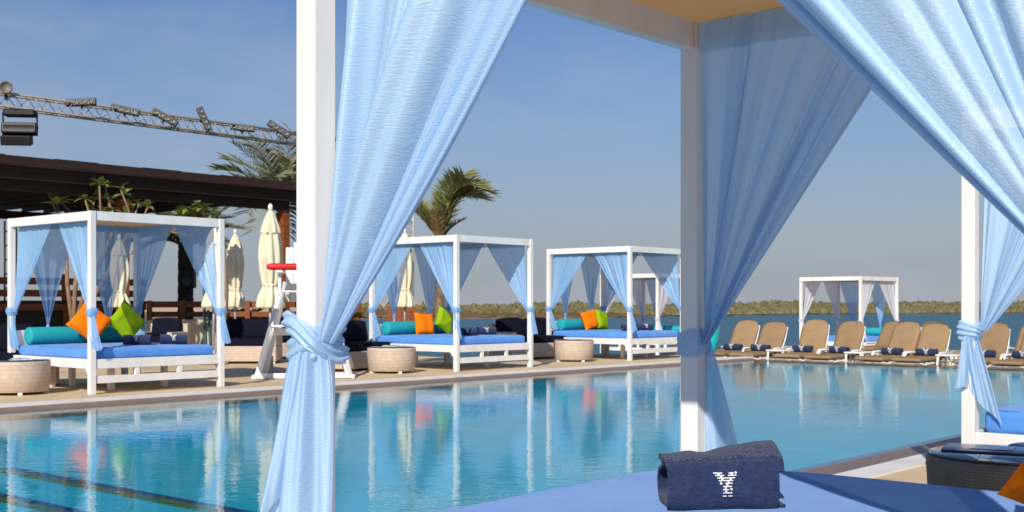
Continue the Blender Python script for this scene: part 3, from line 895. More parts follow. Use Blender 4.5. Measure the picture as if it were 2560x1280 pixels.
def towel_roll(L, rx, rz, turns=2.6, thick=.012, n=70, seed=0):
    """flattened roll of towel along local x, resting on z=0"""
    rnd = random.Random(seed)
    inner = []; outer = []
    for i in range(n + 1):
        f = i / n
        a = 2 * math.pi * turns * (f - 1) - 1.35
        k = 1 - (1 - f) * turns * thick * 1.12 / rx
        outer.append((math.cos(a) * rx * k, math.sin(a) * rz * k + rz))
        k2 = k - thick / rx * .92
        inner.append((math.cos(a) * rx * k2, math.sin(a) * rz * k2 + rz))
    mb = MB()
    nx = 6
    def ring(pts, j):
        x = -L / 2 + L * j / nx
        e = 1 + .05 * math.sin(j * 1.3 + seed)
        return [Vector((x, p[0] * e, p[1] * (1 + .03 * math.sin(j * 1.9 + seed)))) for p in pts]
    for pts, flip in ((outer, False), (inner, True)):
        vs = []
        for j in range(nx + 1): vs += ring(pts, j)
        N = n + 1; fs = []
        for j in range(nx):
            for i in range(n):
                q = (j * N + i, j * N + i + 1, (j + 1) * N + i + 1, (j + 1) * N + i)
                fs.append(q if flip else q[::-1])
        mb.add(vs, fs, None, True)
    for j, fl in ((0, False), (nx, True)):
        o_, i_ = ring(outer, j), ring(inner, j); N = n + 1
        fs = [((k, k + 1, N + k + 1, N + k) if not fl else (N + k, N + k + 1, k + 1, k)) for k in range(n)]
        mb.add(o_ + i_, fs)
    o_, i_ = [ring(outer, j)[-1] for j in range(nx + 1)], [ring(inner, j)[-1] for j in range(nx + 1)]
    mb.add(o_ + i_, [(k, k + 1, nx + 2 + k, nx + 1 + k) for k in range(nx)])
    return mb
def make_towel(label, loc, rz, L=.34, rx=.092, rz_=.07, seed=0, group='rolled navy towels with a white Y', logo=True, tilt=.35, s=.095):
    t = thing('rolled_towel', label, 'towel', loc, rz, group)
    k = seed % 3
    me = shared(('towel', L, rx, k), lambda: towel_roll(L, rx, rz_, 2.6, .014, 60, k).mesh('towel_body', M['navy']))
    link('towel_body', me, t)
    if logo:
        def wrap(x, y, lift):
            a = -math.pi / 2 - tilt - y / ((rx + rz_) / 2)     # angle round the roll, front side
            a = math.pi + tilt * 1.0 + (-y) / ((rx + rz_) / 2)
            a = math.pi - tilt - y / ((rx + rz_) / 2)
            return Vector((x, math.cos(a) * (rx * 1.06 + lift), rz_ + math.sin(a) * (rz_ * 1.04 + lift)))
        me = shared(('logo', L, rx, tilt, s), lambda: logo_mesh(s, wrap).mesh('woven_logo', M['logo']))
        link('woven_logo', me, t)
    return t

def on_cab(c, x, y, z): return cab_world(c) @ Vector((x, y, z))
ZM = .552 + .012
def dress(c, name, pill, towels, bolster_label):
    make_bolster(bolster_label, c)
    for lab, m, x, y, size, roll, seed, yaw in pill:
        half = size / 2 * (abs(math.cos(roll)) + abs(math.sin(roll)))
        p = on_cab(c, x, y, ZM - .03 + half * .95)
        make_pillow(lab, M[m], p, size, .17, c.rotation_euler[2] + yaw, R(-14), roll, seed)
    for lab, x, y, yaw, sd in towels:
        make_towel(lab, on_cab(c, x, y, ZM - .008), c.rotation_euler[2] + yaw, seed=sd)
dress(cab1, 'left',
      [('orange cushion balanced on its corner on the large left cabana bed', 'orange', .83, LV - .50, .46, R(40), 1, R(-12)),
       ('lime green cushion on its corner on the large left cabana bed', 'green', 1.36, LV - .52, .46, R(48), 2, R(6))],
      [('rolled navy towel near the green cushion on the large left cabana bed', .93, .52, R(-38), 0), ('rolled navy towel further right on the large left cabana bed', 1.42, .45, R(-32), 1)],
      'turquoise bolster along the back of the large left cabana bed')
dress(cab2, 'middle',
      [('orange cushion standing upright on the middle cabana bed', 'orange', .80, LV - .46, .40, R(4), 3, R(-8)),
       ('lime green tilted cushion on the middle cabana bed', 'green', 1.28, LV - .48, .40, R(32), 4, R(4))],
      [('rolled navy towel close behind the front post of the middle cabana bed', .66, .40, R(-32), 2), ('rolled navy towel at the right end of the middle cabana bed', 1.30, .55, R(-30), 0)],
      'turquoise bolster along the back of the middle cabana bed')
dress(cab3, 'corner',
      [('orange cushion leaning on the bolster of the far corner cabana', 'orange', .78, LV - .44, .40, R(-12), 5, R(-10)),
       ('lime green cushion beside the orange one in the far corner cabana', 'green', 1.15, LV - .46, .42, R(8), 6, R(8))],
      [('rolled navy towel half hidden by the front post of the far corner cabana', .60, .42, R(-30), 1), ('rolled navy towel right of the post in the far corner cabana', 1.22, .50, R(-30), 2)],
      'turquoise bolster along the back of the far corner cabana bed')
make_bolster('turquoise bolster in the distant cabana behind the tan loungers', cab5, drop=.06)
make_bolster('turquoise bolster in the small distant cabana with white curtains', cab6)

# the folded towel and the orange cushion on the near bed
NZ = .552 - .05 + .010
def near_towel():
    t = thing('folded_towel', 'large folded navy towel with a dashed white Y on the nearest blue bed', 'towel', (0.578, 3.40, NZ), R(4))
    W2 = .315; Hh = .138
    # outer sheet: up the front, over the top, down behind and under, as a flattened scroll
    prof = [(-.085, .003), (-.100, .020), (-.106, .050), (-.103, .090), (-.094, .122), (-.080, .137), (-.066, .141)]
    core = [(-.060, .090), (-.050, .114), (-.015, .128), (.04, .146), (.085, .151), (.104, .145), (.100, .136), (.07, .136), (.055, .126), (.075, .116), (.100, .108), (.118, .082), (.122, .05), (.108, .018), (.07, .003), (0, .0), (-.07, .001)]
    th = .010
    def smooth(pts, k=3):
        for _ in range(k):
            q = [pts[0]]
            for a, b in zip(pts, pts[1:]):
                q += [(a[0] * .75 + b[0] * .25, a[1] * .75 + b[1] * .25), (a[0] * .25 + b[0] * .75, a[1] * .25 + b[1] * .75)]
            q.append(pts[-1]); pts = q
        return pts
    def sheet(mb, pts, x0, x1, seed, wob, shear, zl=0.0, nx=26):
        pts = smooth(pts, 3)
        nrm = []
        for i in range(len(pts)):
            a = pts[max(0, i - 1)]; b = pts[min(len(pts) - 1, i + 1)]
            tx, tz = b[0] - a[0], b[1] - a[1]; l_ = math.hypot(tx, tz) or 1
            nrm.append((-tz / l_, tx / l_))
        N = len(pts)
        def P(j, i, off):
            s = j / nx; x = x0 + (x1 - x0) * s
            y, z = pts[i]
            f = z / .15
            wv = wob * noise.noise(Vector((s * 4 + seed, f * 2, i * .02)))
            z2 = z + off * nrm[i][1] + (wv * .9 + zl * (s - .5)) * f
            return Vector((x + wv * .4 + shear * f * (1 if s > .5 else -.35) * abs(2 * s - 1), y + off * nrm[i][0] + wv, max(.0005, z2)))
        for off, flip in ((0, False), (-th, True)):
            vs = [P(j, i, off) for j in range(nx + 1) for i in range(N)]
            fs = []
            for j in range(nx):
                for i in range(N - 1):
                    q = (j * N + i, j * N + i + 1, (j + 1) * N + i + 1, (j + 1) * N + i)
                    fs.append(q[::-1] if not flip else q)
            mb.add(vs, fs, None, True)
        for j in (0, nx):
            vs = [P(j, i, 0) for i in range(N)] + [P(j, i, -th) for i in range(N)]
            mb.add(vs, [(i, i + 1, N + i + 1, N + i) for i in range(N - 1)])
        for i in (0, N - 1):
            vs = [P(j, i, 0) for j in range(nx + 1)] + [P(j, i, -th) for j in range(nx + 1)]
            mb.add(vs, [(j, j + 1, nx + 2 + j, nx + 1 + j) for j in range(nx)])
        return P
    mb = MB()
    sheet(mb, core, -W2 / 2 + .012, W2 / 2 + .022, 4.0, .014, 0, .034)
    mb.build('towel_body', M['navy'], t)
    mb = MB()
    Pf = sheet(mb, prof, -W2 / 2, W2 / 2 - .005, 1.0, .013, 0, .014)
    mb.build('front_fold', M['navy'], t)
    # woven border at the top edge of the fold
    mb = MB()
    pts = smooth(prof, 3); N = len(pts); i0 = int(N * .80)
    mb.grid(lambda s, tt: Pf(s * 26, min(N - 1, int(i0 + tt * (N - 1 - i0))), .0025), 40, 6)
    mb.build('border', M['hem'], t)
    # dashed Y
    def wrap(x, y, lift):
        xx = x + .006
        z = .073 + y
        # point of the front sheet at height z
        best = min(range(N), key=lambda i: abs(pts[i][1] - z) + (0 if i < N * .9 else 1))
        a, b = pts[max(0, best - 1)], pts[min(N - 1, best + 1)]
        f = (z - a[1]) / (b[1] - a[1]) if abs(b[1] - a[1]) > 1e-6 else .5
        yy = a[0] + (b[0] - a[0]) * max(0, min(1, f))
        s = (xx + W2 / 2) / (W2 - .005)
        wv = .013 * noise.noise(Vector((s * 4 + 1.0, z / .15 * 2, best * .02)))
        return Vector((xx, yy + wv - .0018 - lift, z))
    logo_mesh(.066, wrap).build('embroidered_logo', M['logo'], t)
    return t
near_towel()
make_pillow('big orange cushion cut off by the bottom right corner of the picture', M['orange'], Vector((1.338, 2.62, .735)), .40, .19, R(-6), R(-10), R(30), 8)

# ------------------------------------------------------------------ rattan tables, sofas
def make_round_table(label, loc, r=.385, h=.40, dark=False, mag=True, rz=0.0):
    t = thing('round_table', label, 'table', loc, rz, 'round rattan tables')
    m = M['rattan_dark'] if dark else M['rattan']
    me = shared(('drum', r, h, dark), lambda: MB().lathe([(r * .93, .035), (r * .95, .04), (r * .985, h * .6), (r, h - .03), (r * .995, h - .012), (r * .97, h)], 48).mesh('drum', m))
    link('drum', me, t)
    me = shared(('top', r, h), lambda: MB().lathe([(r * .955, h + .003), (r * .965, h + .006), (r * .965, h + .012), (r * .955, h + .014)], 48).mesh('glass_top', M['glass_top']))
    link('glass_top', me, t)
    for k in range(4):
        a = k * math.pi / 2 + .5
        me = shared('tfoot', lambda: MB().box((0, 0, .017), (.07, .05, .036)).mesh('foot', M['white_plastic']))
        o = link('foot', me, t); o.location = (math.cos(a) * r * .85, math.sin(a) * r * .85, 0); o.rotation_euler = (0, 0, a)
    return t
def make_magazine(label, loc, rz, m, m2, size=(.22, .29), open_=False):
    g = thing('magazine', label, 'magazine', loc, rz)
    mb = MB()
    mb.grid(lambda s, t: Vector(((s - .5) * size[0], (t - .5) * size[1], .010 + .008 * math.sin(math.pi * s) ** .5)), 10, 4)
    mb.grid(lambda s, t: Vector(((.5 - s) * size[0], (t - .5) * size[1], .001)), 4, 2)
    for sg in (-1, 1):
        mb.grid(lambda s, t: Vector(((s - .5) * size[0], sg * size[1] / 2, .001 + t * (.009 + .008 * math.sin(math.pi * s) ** .5))), 10, 1)
        mb.grid(lambda s, t: Vector((sg * size[0] / 2, (s - .5) * size[1], .001 + t * .009)), 4, 1)
    mb.build('cover', m, g)
    mb = MB()
    mb.grid(lambda s, t: Vector(((s * .62 - .34) * size[0], (t * .5 - .30) * size[1], .0125 + .008 * math.sin(math.pi * (s * .62 + .16)) ** .5)), 8, 3)
    mb.build('cover_picture', m2, g)
    return g
M['mag_dark'] = mat('dark_cover', (0.05, 0.05, 0.055), 0.2, (0.03, 0.03, 0.035), scale=20, spec=0.6)
M['mag_pale'] = mat('cover_photo', (0.36, 0.42, 0.46), 0.2, (0.16, 0.14, 0.14), scale=24, spec=0.6)
M['paper'] = mat('paper', (0.75, 0.75, 0.74), 0.5, (0.45, 0.5, 0.55), scale=14)

p1 = at(42, 3000 / 207.0); p2 = at(979, 3000 / 158.0); p3 = at(1434, 3000 / 131.5)
make_round_table('round pale rattan table cut off by the left edge at the pool', p1)
make_round_table('round pale rattan table between the lifeguard chair and the middle cabana', p2)
make_round_table('round pale rattan table in front of the far corner cabana', p3)
make_magazine('magazine on the round table at the left edge', p1 + Vector((.06, .0, .414)), .5, M['paper'], M['mag_pale'])
make_magazine('white magazine on the round table by the middle cabana', p2 + Vector((.03, .02, .414)), .9, M['paper'], M['mag_dark'])
make_magazine('white menu on the round table by the far corner cabana', p3 + Vector((-.06, .02, .414)), .3, M['paper'], M['paper'], (.15, .21))
pt = Vector((2.415, 5.78, 0))
make_round_table('dark brown rattan table with a glass top at the right edge', pt, r=.40, h=.35, dark=True)
make_magazine('glossy dark magazine lying on the dark rattan table', pt + Vector((-.08, .10, .364)), R(62), M['mag_dark'], M['mag_pale'], (.30, .40))
make_magazine('second magazine under the right edge on the dark rattan table', pt + Vector((.22, .18, .364)), R(30), M['mag_dark'], M['paper'], (.18, .26))

def make_sofa(label, loc, rz, L=1.5, D=.85, seats=2, back=True, armL=True, armR=True, seed=0, hb=.72):
    """faces local -y"""
    t = thing('rattan_sofa', label, 'sofa', loc, rz, 'pale rattan sofas with navy cushions')
    m = M['rattan']; nv = M['navy_cushion']
    MB().box((0, 0, .18), (L, D, .28), None, .015).build('base', m, t)
    if back: MB().box((0, D / 2 - .06, .51), (L, .12, .38), None, .015).build('back', m, t)
    aw = .10
    if armL: MB().box((-L / 2 + aw / 2, -.062, .43), (aw, D - .126, .22), None, .012).build('arm', m, t)
    if armR: MB().box((L / 2 - aw / 2, -.062, .43), (aw, D - .126, .22), None, .012).build('arm', m, t)
    x0 = -L / 2 + (aw if armL else 0) + .005; x1 = L / 2 - (aw if armR else 0) - .005
    w = (x1 - x0) / seats
    for k in range(seats):
        cx = x0 + w * (k + .5)
        MB().cushion((cx, -.05, .385), (w - .006, D - .15, .13), .04, None, 10, .012, k, .004).build('seat_cushion', nv, t)
        if back:
            MB().cushion((cx, D / 2 - .20, .62), (w - .01, .15, .36), .05, Matrix.Rotation(R(-10), 3, 'X'), 10, .02, k, .006).build('back_cushion', nv, t)
    for sx in (-1, 1):
        for sy in (-1, 1):
            MB().box((sx * (L / 2 - .06), sy * (D / 2 - .06), .02), (.07, .07, .04)).build('foot', M['white_plastic'], t)
    return t
F = ROT_U
make_sofa('navy cushioned rattan sofa between the large left cabana and the lifeguard chair', at(620, 22.2), F + R(-46), 1.15, .85, 1, seed=1)
make_sofa('rattan sofa with navy cushions further back behind the lifeguard chair', at(735, 24.2), F + R(-20), 1.7, .85, 2, seed=2)
make_sofa('low rattan daybed with navy cushions left of the middle cabana, behind the round table', at(880, 19.9), F + R(14), 1.35, .8, 1, back=True, armL=False, armR=False, seed=3)
make_sofa('rattan sofa with navy cushions between the middle and the far corner cabana', at(1325, 24.0), F + R(-12), 1.5, .85, 2, seed=4)
make_sofa('rattan sofa with navy cushions cut off by the left edge behind the round table', at(5, 15.9), F + R(-30), 1.4, .8, 1, seed=5, armR=False)
make_sofa('small rattan armchair with navy cushions behind the right end of the large left cabana bed', at(405, 23.6), F + R(-60), .8, .8, 1, seed=6)

# ------------------------------------------------------------------ sun loungers
def lounger_meshes():
    W, wh = .62, M['white_plastic']
    out = {}
    # frame: two side rails with a slight curve, cross slats
    mb = MB()
    out['cushion_seat'] = MB().cushion((0, .62, .345), (.58, 1.22, .085), .04, None, 10, .006, 1, .003).mesh('seat_cushion', M['tan_cushion'])
    mb = MB()
    # backrest cushion with rounded shoulders, hinged at y=1.22
    def bk(sg):
        def fn(s, t):
            a = 2 * s - 1
            w = .29 * (1 if t < .72 else math.sqrt(max(0, 1 - ((t - .72) / .28) ** 2 * .52)))
            edge = (1 - abs(a) ** 6) ** .5 * (1 - abs(2 * t - 1) ** 14) ** .5
            topc = .03 * (1 - a * a) * (t ** 6)
            return Vector((a * w, sg * (.012 + .032 * edge) if edge > 0 else 0, t * .78 + topc))
        return fn
    for sg in (-1, 1):
        f = bk(sg)
        mb.grid((lambda s, t, f=f: f(s, t)) if sg < 0 else (lambda s, t, f=f: f(1 - s, t)), 16, 16, .58, .8)
    for s0 in (0, 1):
        mb.grid(lambda s, t: Vector((bk(-1)(s0, t).x, (-.012 + .024 * (s if s0 else 1 - s)), bk(-1)(s0, t).z)), 1, 16)
    mb.grid(lambda s, t: Vector((bk(-1)(s, 1).x, -.012 + .024 * t, bk(-1)(s, 1).z)), 16, 1)
    out['cushion_back'] = mb.mesh('back_cushion', M['tan_cushion'])
    def rail(sx):
        m2 = MB()
        m2.tube([(sx * .30, .02, .235), (sx * .305, .25, .265), (sx * .31, .9, .275), (sx * .31, 1.5, .275), (sx * .305, 1.9, .27)], .022, 8)
        return m2.mesh('side_rail', wh)
    out['railL'] = rail(-1); out['railR'] = rail(1)
    def leg(sx, y):
        m2 = MB().tube([(sx * .30, y, .255), (sx * .315, y - .03, .13), (sx * .30, y - .05, .0)], [.026, .024, .028], 8)
        return m2.mesh('leg', wh)
    for k, (sx, y) in enumerate(((-1, .2), (1, .2), (-1, 1.72), (1, 1.72))): out['leg%d' % k] = leg(sx, y)
    def arm(sx):
        m2 = MB()
        m2.tube([(sx * .325, .82, .27), (sx * .34, .80, .40), (sx * .345, .86, .445), (sx * .345, 1.15, .45), (sx * .335, 1.36, .43), (sx * .32, 1.46, .30)], [.02, .024, .026, .026, .024, .02], 8)
        return m2.mesh('armrest', wh)
    out['armL'] = arm(-1); out['armR'] = arm(1)
    out['slat'] = MB().box((0, 0, 0), (.60, .075, .02), None, .005).mesh('slat', wh)
    m2 = MB()
    for sx in (-1, 1): m2.tube([(sx * .28, 0, 0), (sx * .28, .03, .4), (sx * .25, .045, .74)], .016, 6)
    m2.tube([(-.25, .045, .74), (0, .045, .765), (.25, .045, .74)], .016, 6)
    out['back_frame'] = m2.mesh('back_frame', wh)
    m2 = MB()
    for sx in (-1, 1): m2.tube([(sx * .24, 0, 0), (sx * .24, .22, -.38)], .011, 6)
    out['prop'] = m2.mesh('back_prop', wh)
    return out
LM = lounger_meshes()
def make_lounger(label, loc, rz, lean=R(33), flat=False, group='tan cushioned sun loungers on the lower deck'):
    t = thing('sun_lounger', label, 'sun lounger', loc, rz, group)
    for k in ('railL', 'railR', 'leg0', 'leg1', 'leg2', 'leg3', 'armL', 'armR'):
        link(LM[k].name.split('.')[0], LM[k], t)
    for k in range(5):
        o = link('slat', LM['slat'], t); o.location = (0, .10 + k * .27, .283)
    link('seat_cushion', LM['cushion_seat'], t)
    o = link('back_cushion', LM['cushion_back'], t); o.location = (0, 1.235, .345); o.rotation_euler = (-lean, 0, 0)
    o = link('back_frame', LM['back_frame'], t); o.location = (0, 1.27, .30); o.rotation_euler = (-lean, 0, 0)
    a = .45
    o = link('back_prop', LM['prop'], t); o.location = (0, 1.27 + math.sin(lean) * a, .30 + math.cos(lean) * a - .0)
    return t
def make_side_table(label, loc, rz):
    t = thing('side_table', label, 'table', loc, rz, 'white side tables between the loungers')
    wh = M['white_plastic']
    link('table_top', shared('st_top', lambda: MB().box((0, 0, .43), (.42, .46, .03), None, .012).mesh('table_top', wh)), t)
    for sx in (-1, 1):
        for sy in (-1, 1):
            link('leg', shared(('st_leg', sx, sy), lambda: MB().tube([(sx * .17, sy * .19, .42), (sx * .195, sy * .21, .0)], [.024, .018], 8).mesh('leg', wh)), t)
    return t
RZL = ROT_U - math.pi / 2     # lounger's local +y points along +u, away from the pool
vs_front = [13.34, 12.62, 11.63, 10.93, 9.87, 9.15, 7.99, 7.33, 6.2]
front_lab = ['first tan lounger at the far left of the front row', 'second tan lounger from the left in the front row',
             'third tan lounger of the front row, left of the distant cabana', 'fourth tan lounger of the front row, in front of the distant cabana',
             'fifth tan lounger of the front row, at the right of the distant cabana', 'sixth tan lounger of the front row, left of the knotted blue curtain',
             'seventh tan lounger of the front row, just right of the knotted curtain', 'eighth tan lounger of the front row, at the right edge', '']
for i, v in enumerate(vs_front[:8]):
    rr = random.Random(i)
    du = rr.uniform(-.04, .05); ya = R(rr.uniform(-5, 5)); le = R(rr.uniform(27, 38))
    base = uv(21.62 + du, v, DECK_LOW)
    make_lounger(front_lab[i], base, RZL + ya, le)
    # towel rests against the foot of the backrest
    p = base + turned(rr.uniform(-.06, .06), 1.05 - rr.uniform(0, .09), RZL + ya) + Vector((0, 0, .392))
    make_towel(['rolled navy towel on the far left tan lounger', 'rolled navy towel on the second tan lounger from the left', 'rolled navy towel on the third tan lounger from the left', 'rolled navy towel on the fourth tan lounger from the left',
                'rolled navy towel on the fifth tan lounger from the left', 'rolled navy towel on the sixth tan lounger from the left', 'rolled navy towel on the seventh lounger, right of the knotted curtain', 'rolled navy towel on the lounger at the right edge'][i],
               p, RZL + ya + R(rr.uniform(-12, 12)), L=.40, rx=.088, rz_=.074, seed=i, tilt=.15, s=.13)
for v, lab in ((12.12 - .0, 'white side table between the second and third loungers'), (10.40, 'white side table between the fourth and fifth loungers'),
               (8.57, 'white side table between the sixth and seventh loungers'), (14.0, 'white side table left of the first lounger')):
    make_side_table(lab, uv(22.35, v, DECK_LOW), RZL)
back_rows = [(26.6, 12.3, 'lounger in the second row glimpsed between the second and third loungers'), (26.6, 11.35, 'lounger in the second row behind the fourth lounger'),
             (24.7, 10.36, 'tan lounger of the second row showing between the fourth and fifth loungers'), (25.2, 9.35, 'tan lounger of the second row hidden behind the fifth and sixth loungers'),
             (25.2, 8.45, 'tan lounger of the second row behind the knotted blue curtain'), (25.2, 7.3, 'tan lounger of the second row behind the right edge pair')]
for u_, v_, lab in back_rows:
    make_lounger(lab, uv(u_, v_, DECK_LOW), RZL + R(random.Random(int(v_ * 10)).uniform(-3, 3)), R(40))

# turquoise planter at the pool corner
mb = MB().lathe([(.13, 0), (.15, .02), (.21, .28), (.255, .6), (.265, .85), (.25, .98), (.235, 1.0), (.215, .99), (.20, .9)], 40)
tag(mb.build('tall_planter', M['cyan'], None, at(1770, 25.6, 0)), 'tall turquoise planter at the pool corner behind the shaded curtain', 'planter')

# ------------------------------------------------------------------ closed parasols
def make_parasol(label, loc, top=2.66, seed=0, lean=(0, 0), low=1.02):
    t = thing('closed_parasol', label, 'parasol', loc, random.Random(seed).uniform(0, 6), 'closed cream parasols')
    t.rotation_euler = (lean[0], lean[1], t.rotation_euler[2])
    rnd = random.Random(seed)
    H = top - low
    ph = rnd.uniform(0, 6)
    def fold(r, z, a):
        k = 8
        f = (z - low) / H
        deep = .20 + .10 * (1 - f)
        w = abs(math.sin(k * a / 2 + ph + .5 * math.sin(z * 3)))
        return r * (1 - deep + deep * 1.6 * w) * (1 + .09 * noise.noise(Vector((math.cos(a) * 1.3 + seed, math.sin(a) * 1.3, z * 2.1))))
    b = low
    prof = [(.185, b), (.20, b + .02), (.19, b + H * .06), (.165, b + H * .13), (.12, b + H * .20), (.105, b + H * .235), (.125, b + H * .28), (.155, b + H * .40), (.17, b + H * .52), (.165, b + H * .64), (.14, b + H * .76), (.11, b + H * .86), (.075, b + H * .93)]
    p2_ = []
    for (r0, z0), (r1, z1) in zip(prof, prof[1:]):
        for k in range(3): p2_.append((r0 + (r1 - r0) * k / 3, z0 + (z1 - z0) * k / 3))
    p2_.append(prof[-1])
    MB().lathe(p2_, 64, (0, 0, 0), fold).build('canopy', M['cream'], t)
    capp = [(.15, b + H * .765), (.155, b + H * .775), (.135, b + H * .83), (.10, b + H * .90), (.06, b + H * .965), (.03, b + H)]
    MB().lathe(capp, 48, (0, 0, 0), lambda r, z, a: r * (1 + .13 * math.cos(8 * a + ph)) ).build('vent_cap', M['cream'], t)
    MB().lathe([(.118, b + H * .225), (.126, b + H * .232), (.126, b + H * .244), (.118, b + H * .25)], 24, (0, 0, 0), lambda r, z, a: r * (1 + .05 * math.sin(3 * a))).build('tie_band', M['cream'], t)
    MB().tube([(0, 0, .03), (0, 0, low + .5)], .026, 12).build('pole', M['steel'], t)
    MB().lathe([(.018, b + H - .01), (.024, b + H + .01), (.038, b + H + .035), (.04, b + H + .06), (.028, b + H + .095), (.008, b + H + .115)], 16).build('finial', M['white_plastic'], t)
    MB().lathe([(.27, 0), (.28, .012), (.27, .05), (.12, .075), (.05, .08), (.045, .25), (.03, .26)], 24).build('base', M['stone_wall'], t)
    return t
make_parasol('large closed cream parasol right next to the lifeguard chair', at(676, 19.2), 2.58, 1)
make_parasol('closed cream parasol between the large left cabana and the parasol by the lifeguard chair', at(588, 26.0), 2.60, 2)
make_parasol('closed cream parasol partly hidden by the right post of the large left cabana', at(533, 21.6), 2.5, 3, (0, R(2)))
make_parasol('closed cream parasol seen through the curtains of the large left cabana', at(298, 23.6), 2.35, 4)
make_parasol('closed cream parasol behind the curtains of the middle cabana', at(1012, 25.9), 2.62, 5)

# ------------------------------------------------------------------ lifeguard chair
def lifeguard():
    loc = at(762, 17.9); rz = ROT_U + R(-41)
    t = thing('lifeguard_chair', 'white wooden A-frame lifeguard chair half hidden by the near post', 'lifeguard chair', loc, rz)
    t.scale = (1, 1, 1.1)
    W = M['white']
    # two side A-frames (local x across, y depth: front faces -y)
    for sx, nm in ((-1, 'l'), (1, 'r')):
        MB().beam((sx * .66, -.52, .02), (sx * .30, -.12, 1.28), .085, .05).build('front_leg', W, t)
        MB().beam((sx * .62, .55, .02), (sx * .30, .28, 1.28), .085, .05).build('rear_leg', W, t)
        MB().beam((sx * .70, -.56, .03), (sx * .66, .62, .03), .07, .05).build('skid', W, t)
        MB().beam((sx * .36, -.34, 1.42), (sx * .36, .30, 1.42), .10, .03).build('armrest', W, t)
        MB().beam((sx * .36, -.20, 1.11), (sx * .36, -.20, 1.405), .05, .05).build('arm_post', W, t)
        MB().beam((sx * .33, -.20, 1.08), (sx * .33, .3, 1.08), .03, .12).build('seat_side', W, t)
    for y_ in (-.215, -.09, .035, .16): MB().box((0, y_, 1.155), (.62, .115, .022)).build('seat_board', W, t)
    for k, x_ in enumerate((-.24, -.12, 0, .12, .24)):
        h = .72 - .5 * x_ * x_ * 3.2
        mb = MB().beam((x_, .27, 1.02), (x_, .40, 1.14 + h), .112, .02)
        mb.build('back_slat', W, t)
    MB().box((0, -.34, .62), (1.0, .045, .095)).build('cross_brace', W, t)
    MB().box((0, -.55, .045), (1.32, .05, .07)).build('front_sill', W, t)
    for y_ in (-.47, -.60): MB().box((0, y_, .70), (.96, .11, .025)).build('foot_board', W, t)
    for sx in (-1, 1): MB().box((sx * .44, -.48, .655), (.04, .30, .062)).build('foot_bracket', W, t)
    # rescue tube laid across the armrests
    r = thing('rescue_tube', 'red foam rescue tube lying across the armrests of the lifeguard chair', 'rescue tube', loc + turned(-.06, -.16, rz) + Vector((0, 0, 1.437 * 1.1)), rz)
    MB().cushion((0, 0, .055), (.98, .14, .10), .045, None, 10).build('float', M['red'], r)
    MB().cushion((.0, 0, .055), (.06, .148, .108), .03, None, 6).build('strap', M['black'], r)
    MB().tube([(.02, 0, .108), (.06, .0, .135), (.08, .02, .112)], .010, 6).build('clip', M['black'], r)
lifeguard()

# ------------------------------------------------------------------ pergola, truss, fence, bar
def pergola():
    p = thing('wooden_pergola', 'long dark brown wooden pergola roof behind the large left cabana', 'pergola', uv(18.2, 22.7), ROT_U)
    W = M['dark_wood']
    # local: x runs from -12 (towards us) to 0 (far end), y 0..8.4 backwards
    X0, Dp = -13.0, 8.4
    MB().box((X0 / 2, -.03, 3.74), (-X0 + .1, .05, .10)).build('fascia', W, p)
    MB().box((X0 / 2, .02, 3.62), (-X0, .05, .18)).build('fascia', W, p)
    MB().box((.05, Dp / 2, 3.69), (.05, Dp, .22)).build('fascia', W, p)
    MB().box((X0 / 2, .30, 3.44), (-X0 + .0, .14, .22)).build('main_beam', W, p)
    MB().box((X0 / 2, Dp - .3, 3.44), (-X0 + .0, .14, .22)).build('main_beam', W, p)
    n = 22
    jm = MB().box((0, 0, 0), (.07, Dp - .1, .14)).mesh('joist', W)
    for k in range(n):
        o = link('joist', jm, p); o.location = (X0 + .1 + (-X0 - .2) * k / (n - 1), Dp / 2 + .02, 3.63)
    bm_ = MB().box((0, 0, 0), (-X0 + .12, .30, .025)).mesh('roof_board', W)
    for k in range(28):
        o = link('roof_board', bm_, p); o.location = (X0 / 2, -.02 + .301 * k + .15 * 0, 3.715 + .07 + (.012 if k % 2 else 0)); 
    # sloping cap along the front edge
    nb = 13
    cm_ = MB().box((0, 0, 0), (-X0 / nb - .012, .34, .035), Matrix.Rotation(R(38), 3, 'X')).mesh('cap_board', W)
    for k in range(nb):
        o = link('cap_board', cm_, p); o.location = (X0 + (k + .5) * (-X0) / nb, .10, 3.90 + (.012 if k % 2 else 0))
    pm = MB().box((0, 0, 1.665), (.2, .2, 3.33)).mesh('post', M['wood'])
    for x_, y_ in ((-.12, .3), (-4.4, .3), (-8.7, .3), (-12.9, .3), (-.12, Dp - .3), (-4.4, Dp - .3), (-8.7, Dp - .3)):
        o = link('post', pm, p); o.location = (x_, y_, 0)
    return p
pergola()

